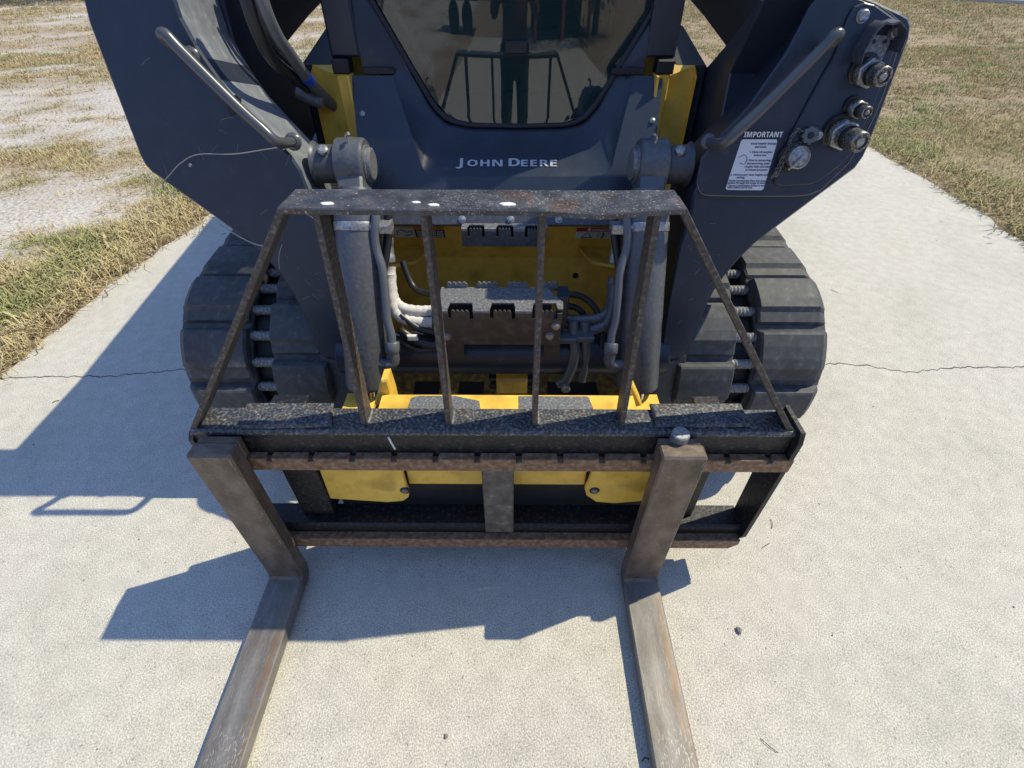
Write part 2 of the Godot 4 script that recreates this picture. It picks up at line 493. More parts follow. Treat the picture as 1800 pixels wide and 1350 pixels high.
# ------------------------------------------------------------------ scene
func _ready() -> void:
	rng.seed = 4
	var cam := Camera3D.new()
	cam.name = "camera"
	cam.position = Vector3(0, 1.455, 0)
	cam.rotation = Vector3(deg_to_rad(-42.25), deg_to_rad(0.33), 0)
	cam.fov = 76.65
	cam.near = 0.02
	cam.far = 400.0
	add_child(cam)
	var we := WorldEnvironment.new()
	we.name = "environment"
	var env := Environment.new()
	env.background_mode = Environment.BG_SKY
	var sky := Sky.new()
	var ps := ProceduralSkyMaterial.new()
	ps.sky_top_color = Color(0.366, 0.464, 0.636)
	ps.sky_horizon_color = Color(0.5, 0.542, 0.66)
	ps.sky_curve = 0.12
	ps.sky_energy_multiplier = 1.4
	ps.ground_bottom_color = Color(0.35, 0.33, 0.3)
	ps.ground_horizon_color = Color(0.5, 0.55, 0.6)
	sky.sky_material = ps
	env.sky = sky
	env.tonemap_mode = Environment.TONE_MAPPER_LINEAR
	env.tonemap_exposure = 1.06
	env.background_energy_multiplier = 1.0
	env.sdfgi_enabled = true
	env.ssao_enabled = true
	env.ssil_enabled = true
	we.environment = env
	add_child(we)
	var sun := DirectionalLight3D.new()
	sun.name = "sun"
	sun.light_energy = 1.5
	sun.light_color = Color(1.0, 0.965, 0.85)
	sun.light_angular_distance = 0.5
	sun.shadow_enabled = true
	add_child(sun)
	sun.look_at_from_position(Vector3.ZERO, Vector3(-0.68, -1.0, 0.26))

	materials()
	ground()
	driveway()
	loader()
	fork_frame()
	fork("pallet_fork", -0.732, "left brown steel pallet fork at the left end of the black carriage", false)
	fork("pallet_fork", 0.330, "right brown steel pallet fork with round grey pin on its top hook", true)
	grass()
	surroundings()
	photographer()

# ------------------------------------------------------------------ ground
func soil_kind(x: float, d: float) -> float:    # 0 grass cover, 1 bare pale dirt
	var k := bare.get_noise_2d(x * 10.0, d * 10.0) * 0.9 + 0.5 * bare2.get_noise_2d(x * 10.0, d * 14.0)
	if x < 0.0:
		var away := -2.4 - x
		k += clampf((away - 0.6) * 0.5, -0.6, 0.42) * (1.0 if d < 7.0 else 0.15)
		k += 0.0
	else:
		k -= 0.62
	return clampf(k * 1.4 + 0.35, 0.0, 1.0)

var bare := noise(51, 0.035, 4)
var bare2 := noise(52, 0.16, 3)
var hue := noise(53, 0.06, 3)

func ground() -> void:
	var st := SurfaceTool.new()
	st.begin(Mesh.PRIMITIVE_TRIANGLES)
	var xs := []
	var ds := []
	var x := -24.0
	while x < 24.01:
		xs.append(x)
		x += 0.22 if absf(x - 0.5) < 7.0 else 0.8
	var d := -14.0
	while d < 28.01:
		ds.append(d)
		d += 0.22 if d > 0.5 and d < 8.0 else 0.7
	xs.push_front(-200.0); xs.append(200.0)
	ds.push_front(-200.0); ds.append(250.0)
	var hump := noise(54, 0.05, 4)
	for j in ds.size():
		for i in xs.size():
			var px: float = xs[i]
			var pd: float = ds[j]
			var h := 0.012 + hump.get_noise_2d(px * 12.0, pd * 12.0) * 0.03
			var inside := minf(px - edge_l(pd) + 0.09, edge_r(pd) + 0.09 - px)
			if inside > -0.25: h = minf(h, -0.03) if inside > 0.1 else lerpf(-0.02, h, clampf(-inside / 0.35 + 0.3, 0, 1))
			var k := soil_kind(px, pd)
			var c := Color(.36, .28, .185).lerp(Color(.575, .545, .505) if px < 0.5 else Color(.47, .4, .31), k)
			st.set_color(c)
			st.add_vertex(Vector3(px, h, -pd))
	var w := xs.size()
	for j in ds.size() - 1:
		for i in w - 1:
			var q := j * w + i
			for id in [q, q + w, q + w + 1, q, q + w + 1, q + 1]: st.add_index(id)
	st.generate_normals()
	setting("ground", st.commit(), M.soil)

func edge_l(d: float) -> float:
	return -2.36 + 0.16 * smoothstep(2.2, 3.6, d) + 1.2 * smoothstep(4.5, 8.0, d) + hue.get_noise_2d(d * 30.0, 3.0) * 0.05 + hue.get_noise_2d(d * 130.0, 9.0) * 0.025
func edge_r(d: float) -> float:
	return 3.39 + 0.06 * smoothstep(3.0, 5.0, d) - 2.2 * smoothstep(5.6, 8.0, d) + hue.get_noise_2d(d * 30.0, 77.0) * 0.05 + hue.get_noise_2d(d * 130.0, 99.0) * 0.025

func driveway() -> void:
	var mb := MB.new()
	var d := -9.0
	var rows := []
	while d < 9.0:
		var r := []
		var a := edge_l(d)
		var b := edge_r(d)
		r.append(Vector3(a - 0.02, -0.1, -d))
		r.append(Vector3(a, -0.012, -d))
		r.append(Vector3(a + 0.02, 0.0, -d))
		r.append(Vector3(b - 0.02, 0.0, -d))
		r.append(Vector3(b, -0.012, -d))
		r.append(Vector3(b + 0.02, -0.1, -d))
		rows.append(r)
		d += 0.12 if d > 0.0 and d < 7.0 else 0.5
	mb.sheet(rows, -1)
	var o := setting("driveway", mb.mesh(), M.concrete)
	# the crack that runs across the slab: a jagged sliver of dirt
	var pts := [[-2.34, 1.63], [-1.81, 1.645], [-1.54, 1.69], [-0.6, 1.70], [0.5, 1.72], [1.5, 1.75], [1.66, 1.735], [1.81, 1.69], [1.95, 1.715], [2.07, 1.73], [2.36, 1.73], [3.36, 1.75]]
	var cm := MB.new()
	var jag := noise(55, 0.9, 3)
	var l := []
	var r2 := []
	var xx := -2.34
	while xx < 3.36:
		var k := 0
		while k < pts.size() - 2 and pts[k + 1][0] < xx: k += 1
		var t: float = (xx - pts[k][0]) / (pts[k + 1][0] - pts[k][0])
		var dd: float = lerpf(pts[k][1], pts[k + 1][1], t) + jag.get_noise_2d(xx * 22.0, 1.0) * 0.014
		var wid := 0.0016 + 0.0022 * maxf(0.0, jag.get_noise_2d(xx * 9.0, 40.0) + 0.25)
		l.append(Vector3(xx, 0.0015, -dd + wid))
		r2.append(Vector3(xx, 0.0015, -dd - wid))
		xx += 0.012
	cm.sheet([l, r2], -1)
	put("crack", cm.mesh(), M.crack_dirt, o)
	# litter: twigs and specks of soil scattered on the slab
	var lm := MB.new()
	for i in 130:
		var x := rng.randf_range(-2.3, 3.3)
		var dd := rng.randf_range(0.25, 4.5)
		var s := rng.randf_range(0.001, 0.0032)
		if rng.randf() < 0.22:
			var a := rng.randf() * TAU
			var L := rng.randf_range(0.012, 0.045)
			var p := Vector3(x, 0.0025, -dd)
			var q := p + Vector3(cos(a), 0, sin(a)) * L
			var mid := (p + q) * 0.5 + Vector3(-sin(a), 0, cos(a)) * rng.randf_range(-0.006, 0.006) + Vector3(0, 0.002, 0)
			lm.tube([p, mid, q], rng.randf_range(0.0008, 0.0016), 4, 2)
		else:
			lm.lathe([Vector2(s, 0), Vector2(s * 0.9, s * 0.5), Vector2(0.0, s * 0.9)], Vector3(x, 0.0, -dd), Vector3.UP, 5)
	setting("leaf_litter", lm.mesh(), M.twig, "stuff")
	for q in [[0.644, 0.557, 0.0085, "small dark pebble on the sunlit concrete right of the right fork"], [-0.165, 0.303, 0.005, "tiny grey pebble between the two fork tines near the lower edge"]]:
		var pm := MB.new()
		var rows2 := []
		for a in 7:
			var ring := []
			for b in 9:
				var th := PI * a / 6.0
				var ph := TAU * b / 8.0
				var rr: float = q[2] * (1.0 + 0.25 * sin(3.0 * ph + a))
				ring.append(Vector3(q[0], q[2] * 0.55, -q[1]) + Vector3(sin(th) * cos(ph), cos(th) * 0.65, sin(th) * sin(ph) * 1.2) * rr)
			rows2.append(ring)
		pm.sheet(rows2, 1)
		tag(put("pebble", pm.mesh(), M.stone), q[3], "pebble")

# ------------------------------------------------------------------ pallet fork frame
func fork_frame() -> void:
	var t := thing("fork_carriage", "black chipped fork carriage with barred load guard on the loader's front", "fork carriage", v3(-0.05, 0.0, 0.76))
	# notched upper rail
	var out := []
	var x0 := -0.752
	var x1 := 0.668
	out.append(v3(x0, 0.499, 0.735))
	out.append(v3(x1, 0.499, 0.735))
	out.append(v3(x1, 0.543, 0.735))
	var nx := 0.612
	while nx > -0.72:
		out.append(v3(nx + 0.008, 0.5435 if nx > 0.4 else 0.543, 0.735))
		out.append(v3(nx + 0.007, 0.531, 0.735))
		out.append(v3(nx - 0.007, 0.531, 0.735))
		out.append(v3(nx - 0.008, 0.543, 0.735))
		nx -= 0.1
	out.append(v3(x0, 0.543, 0.735))
	put("upper_rail", MB.new().slab(out, v3(0, 0, 0.022), 0.0012).mesh(), M.rail_steel, t)
	# angle: upright face and top plate
	put("face_plate", MB.new().box(v3(-0.752, 0.47, 0.7575), v3(0.652, 0.606, 0.77), 0.002).mesh(), M.black_paint, t)
	var tp := [v3(-0.752, 0.606, 0.7565), v3(0.652, 0.606, 0.7565), v3(0.652, 0.619, 0.7605), v3(-0.752, 0.619, 0.7605)]
	put("top_plate", MB.new().slab([v3(-0.752, 0.6062, 0.755), v3(-0.752, 0.6135, 0.755), v3(-0.752, 0.6185, 0.760), v3(-0.752, 0.6195, 0.766), v3(-0.752, 0.6195, 0.83), v3(-0.752, 0.6062, 0.83)], Vector3(1.404, 0, 0), 0.0).mesh(), M.chipped, t)
	for s in [[[-0.646, 0.837], [-0.437, 0.838], [-0.424, 0.766], [-0.643, 0.758]], [[0.328, 0.84], [0.549, 0.842], [0.548, 0.772], [0.331, 0.766]]]:
		var poly := []
		for q in s: poly.append(v3(q[0], 0.633 if q[1] > 0.8 else 0.631, q[1]))
		put("wear_pad", MB.new().slab(poly, Vector3(0, -0.0135, 0), 0.004).mesh(), M.chipped, t)
	# end plates
	put("end_plate", MB.new().slab([v3(0.6525, 0.63, 0.745), v3(0.6525, 0.6, 0.735), v3(0.6525, 0.2, 0.737), v3(0.6525, 0.17, 0.75), v3(0.6525, 0.17, 0.82), v3(0.6525, 0.63, 0.835)], Vector3(0.012, 0, 0), 0.001).mesh(), M.black_paint, t)
	put("end_plate", MB.new().slab([v3(-0.7645, 0.605, 0.765), v3(-0.7645, 0.59, 0.75), v3(-0.7645, 0.2, 0.747), v3(-0.7645, 0.17, 0.76), v3(-0.7645, 0.17, 0.82), v3(-0.7645, 0.605, 0.825)], Vector3(0.012, 0, 0), 0.001).mesh(), M.guard_steel, t)
	# lower rail and angle
	put("lower_rail", MB.new().slab([v3(-0.735, 0.137, 0.735), v3(0.63, 0.137, 0.735), v3(0.654, 0.16, 0.735), v3(0.654, 0.179, 0.735), v3(-0.735, 0.179, 0.735)], v3(0, 0, 0.026), 0.0015).mesh(), M.rail_steel, t)
	put("lower_plate", MB.new().slab([v3(-0.745, 0.17, 0.762), v3(-0.745, 0.214, 0.758), v3(-0.745, 0.22, 0.764), v3(-0.745, 0.22, 0.828), v3(-0.745, 0.208, 0.828), v3(-0.745, 0.205, 0.772), v3(-0.745, 0.17, 0.772)], Vector3(1.397, 0, 0)).mesh(), M.black_paint, t)
	put("centre_post", MB.new().box(v3(-0.081, 0.19, 0.752), v3(0.0, 0.496, 0.775), 0.003).mesh(), M.post_steel, t)
	put("mount_plate", MB.new().box(v3(-0.612, 0.22, 0.79), v3(-0.522, 0.6, 0.9), 0.003).mesh(), M.black_paint, t)
	put("mount_plate", MB.new().box(v3(0.455, 0.22, 0.79), v3(0.517, 0.6, 0.9), 0.003).mesh(), M.black_paint, t)
	put("back_plate", MB.new().box(v3(-0.52, 0.12, 0.85), v3(0.453, 0.465, 0.86), 0.002).mesh(), M.dark, t)
	# load guard
	var g := MB.new()
	var fr := []
	var bk := []
	var n := 28
	for i in n + 1:
		var u := float(i) / n
		var x := lerpf(-0.405, 0.292, u)
		var sag := -0.0085 * exp(-pow(absf(x - 0.155) / 0.085, 1.3)) - 0.003 * sin(u * PI)
		fr.append(Vector3(x, 1.1205 + sag + 0.003 * u, -(0.814 + sag * 0.3)))
		bk.append(Vector3(lerpf(-0.403, 0.292, u), 1.1195 + sag * 0.2, -0.901))
	var under_f := []
	var under_b := []
	for i in n + 1:
		under_f.append(fr[i] + Vector3(0, -0.0115, 0)); under_b.append(bk[i] + Vector3(0, -0.0115, 0))
	var lip := []
	for i in n + 1: lip.append(fr[i] + Vector3(0, -0.002, 0.002))
	var so := MB.new()
	so.sheet([bk, fr, lip, under_f, under_b, bk], -1)
	g.closed(so)
	put("guard_top", g.mesh(), M.guard_paint, t)
	# side bars: flat bars set on edge, leaning outwards to the ends
	for s in [[-0.405, -0.752, -1.0], [0.294, 0.646, 1.0]]:
		var poly := [v3(s[0], 1.1195, 0.814), v3(s[0], 1.1195, 0.875), v3(s[1], 0.62, 0.826), v3(s[1], 0.62, 0.762)]
		var nrm := Vector3(s[2] * 0.82, 0.57, 0.0) * -0.0125
		put("guard_side_bar", MB.new().slab(poly, nrm, 0.001).mesh(), M.guard_steel, t)
	for s in [[-0.345, -0.350], [-0.1585, -0.1525], [0.0485, 0.0487], [0.2475, 0.2522]]:
		var poly := [v3(s[0] - 0.006, 1.109, 0.818), v3(s[0] - 0.006, 1.109, 0.868), v3(s[1] - 0.006, 0.6197, 0.824), v3(s[1] - 0.006, 0.6197, 0.773)]
		put("guard_bar", MB.new().slab(poly, Vector3(0.012, 0, 0), 0.001).mesh(), M.guard_steel, t)
		put("weld", MB.new().tube([v3(s[1] + 0.008, 0.6205, 0.775), v3(s[1] + 0.0085, 0.6205, 0.8), v3(s[1] + 0.008, 0.6205, 0.824)], 0.0035, 6, 4, 0.0008).mesh(), M.bare_steel, t)
	for q in [[-0.325, 0.832, 0.012], [-0.172, 0.84, 0.008], [-0.14, 0.829, 0.010], [-0.012, 0.833, 0.014]]:
		var poly := []
		for i in 9:
			var a := TAU * i / 9.0
			poly.append(v3(q[0] + cos(a) * q[2] * (1.0 + 0.2 * sin(5.0 * a)), 1.1215 - 0.001 * sin((q[0] + 0.405) / 0.7 * PI), q[1] + sin(a) * q[2] * 0.55))
		put("bird_dropping", MB.new().slab(poly, Vector3(0, -0.006, 0), 0.0008).mesh(), M.chip_white, t)
	put("paint_mark", MB.new().tube([v3(-0.293, 0.60, 0.7545), v3(-0.289, 0.575, 0.756), v3(-0.285, 0.556, 0.7565)], 0.0028, 6, 3).mesh(), M.chip_white, t)

func fork(called: String, x: float, label: String, pin: bool) -> void:
	var t := thing(called, label, "fork", v3(x + 0.051, 0.0, 0.70), "forks hung on the carriage")
	var w := 0.1016
	var shank := [v3(x, 0.606, 0.686), v3(x, 0.07, 0.686), v3(x, 0.055, 0.683), v3(x, 0.0485, 0.674), v3(x, 0.006, 0.674), v3(x, 0.006, 0.708), v3(x, 0.022, 0.724), v3(x, 0.05, 0.731), v3(x, 0.606, 0.731), v3(x, 0.611, 0.724), v3(x, 0.611, 0.692)]
	put("shank", MB.new().slab(shank, Vector3(w, 0, 0), 0.004).mesh(), M.fork_steel, t)
	var tine := [v3(x, 0.0483, 0.6735), v3(x, 0.046, 0.3), v3(x, 0.03, -0.1), v3(x, 0.016, -0.38), v3(x, 0.006, -0.385), v3(x, 0.006, 0.6735)]
	put("tine", MB.new().slab(tine, Vector3(w, 0, 0), 0.003).mesh(), M.tine_steel, t)
	put("top_hook", MB.new().box(v3(x + 0.004, 0.549, 0.7315), v3(x + w - 0.004, 0.606, 0.752), 0.003).mesh(), M.fork_steel, t)
	if pin:
		put("locking_pin", MB.new().cyl(v3(0.379, 0.60, 0.744), v3(0.379, 0.634, 0.742), 0.0205, 24, 0.003).mesh(), M.zinc, t)

# ------------------------------------------------------------------ loader
func loader() -> void:
	var t := thing("track_loader", "dark grey and yellow compact track loader parked on the concrete driveway", "track loader", v3(XC, 0, 2.2))
	chassis(t)
	tracks(t)
	cab(t)
	arms(t)
	bay(t)
	quick_coupler(t)

func quick_coupler(t: Node3D) -> void:
	var c := put("quick_coupler", MB.new().box(v3(-0.336, 0.47, 0.8265), v3(0.303, 0.601, 0.902), 0.004).mesh(), M.yellow, t)
	for s in [[[-0.263, 0.842], [-0.261, 0.884], [-0.244, 0.893], [-0.15, 0.893], [-0.087, 0.875], [-0.082, 0.842]], [[0.012, 0.842], [0.012, 0.893], [0.185, 0.893], [0.19, 0.888], [0.197, 0.842]]]:
		var poly := []
		for q in s: poly.append(v3(q[0], 0.603, q[1]))
		put("worn_patch", MB.new().slab(poly, Vector3(0, -0.004, 0), 0.0005).mesh(), M.bare_steel, c)
	put("side_lug", MB.new().slab([v3(-0.366, 0.56, 0.9), v3(-0.333, 0.645, 0.9), v3(-0.316, 0.648, 0.9), v3(-0.312, 0.59, 0.9), v3(-0.312, 0.55, 0.9)], v3(0, 0, 0.05), 0.004).mesh(), M.yellow, c)
	put("side_lug", MB.new().slab([v3(0.335, 0.56, 0.9), v3(0.30, 0.63, 0.9), v3(0.285, 0.63, 0.9), v3(0.283, 0.55, 0.9)], v3(0, 0, 0.05), 0.004).mesh(), M.yellow, c)
	# lower plates seen through the carriage
	var mid := 0.5 * (-0.33 + 0.25)
	var lp := [v3(-0.516, 0.47, 0.8), v3(-0.522, 0.285, 0.8), v3(-0.36, 0.268, 0.8), v3(-0.315, 0.275, 0.8), v3(-0.298, 0.292, 0.8), v3(-0.292, 0.315, 0.8), v3(-0.296, 0.34, 0.8), v3(-0.298, 0.47, 0.8)]
	put("lower_plate", MB.new().slab(lp, v3(0, 0, 0.014), 0.002).mesh(), M.yellow, c)
	var rp := [v3(0.215, 0.47, 0.8), v3(0.203, 0.365, 0.8), v3(0.197, 0.335, 0.8), v3(0.205, 0.305, 0.8), v3(0.235, 0.275, 0.8), v3(0.29, 0.268, 0.8), v3(0.4, 0.285, 0.8), v3(0.4, 0.47, 0.8)]
	put("lower_plate", MB.new().slab(rp, v3(0, 0, 0.014), 0.002).mesh(), M.yellow, c)
	for q in [[-0.302, 0.327], [0.224, 0.331]]:
		put("bolt_hole", MB.new().cyl(v3(q[0], q[1], 0.803), v3(q[0], q[1], 0.7975), 0.014, 18, 0.001).mesh(), M.dark, c)
		put("bolt", MB.new().cyl(v3(q[0], q[1], 0.799), v3(q[0], q[1], 0.7955), 0.0085, 12, 0.001).mesh(), M.bare_steel, c)
	put("cross_plate", MB.new().box(v3(-0.295, 0.325, 0.822), v3(0.2, 0.48, 0.838), 0.003).mesh(), M.yellow, c)
	for s in [-1, 1]:
		var foot := []
		for q in [[0.478, 0.512], [0.53, 0.514], [0.56, 0.53], [0.565, 0.46], [0.578, 0.365], [0.585, 0.28], [0.478, 0.28], [0.466, 0.45]]: foot.append(ap(rel(s, q[0]), q[1], -0.012))
		put("hinge_plate", MB.new().slab(foot, Vector3(0, -0.2425, -0.9701) * 0.06, 0.003).mesh(), M.paint_worn, c)
		put("rod_plate", MB.new().box(v3(rel(s, 0.362), 0.47, 0.95), v3(rel(s, 0.45), 0.482, 1.03), 0.002).mesh(), M.yellow, c)

func chassis(t: Node3D) -> void:
	# lower body between the tracks, engine hood behind
	put("belly", MB.new().box(v3(XC - 0.49, 0.2, 1.72), v3(XC + 0.49, 0.85, 3.4), 0.01).mesh(), M.dark, t)
	put("engine_hood", MB.new().box(v3(XC - 0.62, 0.75, 2.95), v3(XC + 0.62, 1.62, 3.75), 0.04).mesh(), M.paint, t)
	for s in [-1, 1]:
		put("fender", MB.new().slab([v3(rel(s, 0.5), 0.76, 1.66), v3(rel(s, 0.5), 1.19, 1.68), v3(rel(s, 0.5), 1.25, 2.0), v3(rel(s, 0.5), 1.25, 2.9), v3(rel(s, 0.5), 0.76, 2.9)], Vector3(0.1 * s, 0, 0), 0.008).mesh(), M.dark, t)
		put("side_tank", MB.new().slab([v3(rel(s, 0.478), 0.72, 1.64), v3(rel(s, 0.478), 1.165, 1.655), v3(rel(s, 0.478), 1.19, 1.68), v3(rel(s, 0.56), 1.19, 1.68), v3(rel(s, 0.565), 1.165, 1.655), v3(rel(s, 0.565), 0.72, 1.64)], v3(0, 0, 0.5), 0.0).mesh(), M.yellow, t)
		put("frame_upright", MB.new().box(v3(rel(s, 0.436), 0.78, 1.615), v3(rel(s, 0.476), 1.178, 1.64), 0.003).mesh(), M.yellow, t)
		put("frame_edge", MB.new().box(v3(rel(s, 0.432), 0.78, 1.585), v3(rel(s, 0.4385), 1.178, 1.64), 0.001).mesh(), M.yellow, t)

func tracks(t: Node3D) -> void:
	# side profile: hull of the wheels the belt runs round, as (depth, height)
	var wheels := [[1.42, 0.36, 0.29], [1.75, 0.318, 0.292], [3.0, 0.318, 0.292], [2.75, 0.5, 0.25]]
	var cloud := PackedVector2Array()
	for w in wheels:
		for k in 72: cloud.append(Vector2(w[0], w[1]) + Vector2(cos(TAU * k / 72.0), sin(TAU * k / 72.0)) * w[2])
	var hull := Geometry2D.convex_hull(cloud)
	var L := 0.0
	for i in hull.size() - 1: L += hull[i].distance_to(hull[i + 1])
	var links := int(round(L / 0.0865))
	links -= links % 2
	var step := L / links
	var at := func(s: float) -> Vector2:
		var q := fposmod(s, L)
		for i in hull.size() - 1:
			var e := hull[i].distance_to(hull[i + 1])
			if q <= e: return hull[i].lerp(hull[i + 1], q / e)
			q -= e
		return hull[0]
	var cen := Vector2(2.2, 0.36)
	var frame := func(s: float) -> Array:
		var p: Vector2 = at.call(s)
		var tn: Vector2 = (at.call(s + 0.012) - at.call(s - 0.012)).normalized()
		var nn := Vector2(tn.y, -tn.x)
		if nn.dot(p - cen) < 0.0: nn = -nn
		return [p, nn]
	for s in [-1, 1]:
		var belt := MB.new()
		for strip in [[0.532, 0.713], [0.777, 0.995]]:
			var o := MB.new()
			var rows := []
			var N := 150
			for k in N + 1:
				var f: Array = frame.call(L * k / N)
				var p: Vector2 = f[0]
				var nn: Vector2 = f[1]
				var r := []
				for c in [[strip[0], -0.026], [strip[0], -0.004], [strip[0] + 0.006, 0.002], [strip[1] - 0.006, 0.002], [strip[1], -0.004], [strip[1], -0.026], [strip[0], -0.026]]:
					var q: Vector2 = p + nn * c[1]
					r.append(v3(rel(s, c[0]), q.y, q.x))
				rows.append(r)
			o.sheet(rows, 2)
			belt.closed(o)
		var b := put("rubber_track", belt.mesh(), M.rubber, t)
		for col in 2:
			var xa := 0.536 if col == 0 else 0.779
			var xb := 0.711 if col == 0 else 0.996
			for k in links / 2:
				var s0 := (k * 2.0 + (0.35 if col == 0 else 1.25)) * step
				var lm := MB.new()
				var rows := []
				for q in [[0.0, 0.0, 0.0], [0.006, 0.6, 0.2], [0.012, 0.92, 0.8], [0.018, 1.0, 1.0], [0.05, 1.0, 1.0], [0.085, 1.0, 1.0], [0.112, 1.0, 1.0], [0.118, 0.8, 0.8], [0.124, 0.62, 0.3], [0.152, 0.42, 0.0], [0.158, 0.0, 0.0]]:
					var f: Array = frame.call(s0 + q[0])
					var h0: float = 0.002 + 0.031 * q[1]
					var skew: float = 0.012 * sin(q[0] * 22.0)
					var r := []
					for c in [[xa, -0.004 if col == 1 else -0.02], [xa + 0.002, h0 * 0.75], [xa + 0.008, h0], [(xa + xb) * 0.5, h0 + 0.001 * q[2]], [xb - (0.03 if col == 1 else 0.008), h0], [xb - (0.008 if col == 1 else 0.002), h0 * (0.45 if col == 1 else 0.75)], [xb, -0.012]]:
						var p: Vector2 = f[0] + f[1] * c[1]
						r.append(v3(rel(s, c[0]), p.y, p.x))
					rows.append(r)
				lm.sheet(rows, -1)
				put("tread_lug", lm.mesh(), M.rubber, b)
		for k in links:
			var f: Array = frame.call((k + 0.5) * step)
			var p: Vector2 = f[0] - f[1] * 0.012
			var prof := [Vector2(0.012, 0.0), Vector2(0.0165, 0.004)]
			for q in 6:
				prof.append(Vector2(0.0165, 0.012 + q * 0.0115)); prof.append(Vector2(0.0135, 0.0175 + q * 0.0115))
			prof.append(Vector2(0.0165, 0.082)); prof.append(Vector2(0.012, 0.088))
			put("drive_link", MB.new().lathe(prof, v3(rel(s, 0.701), p.y, p.x), Vector3(s, 0, 0), 12).mesh(), M.link_steel, b)
		# wheels and frame within the belt
		var core := []
		for k in 80:
			var f: Array = frame.call(L * k / 80.0)
			var p: Vector2 = f[0] - f[1] * 0.034
			core.append(v3(rel(s, 0.6), p.y, p.x))
		put("dark_core_fill", MB.new().slab(core, Vector3(s * 0.3, 0, 0)).mesh(), M.dark, t)  # dark filler added to stop daylight showing through the belt gaps
		for w in wheels:
			put("track_wheel", MB.new().lathe([Vector2(0.06, 0.0), Vector2(w[2] - 0.07, 0.0), Vector2(w[2] - 0.045, 0.03), Vector2(w[2] - 0.045, 0.1), Vector2(w[2] - 0.09, 0.13), Vector2(0.06, 0.13)], v3(rel(s, 0.68), w[1], w[0]), Vector3(s, 0, 0), 32).mesh(), M.dark, t)
		put("track_frame", MB.new().box(v3(rel(s, 0.5), 0.2, 1.55), v3(rel(s, 0.69), 0.52, 2.9), 0.01).mesh(), M.dark, t)

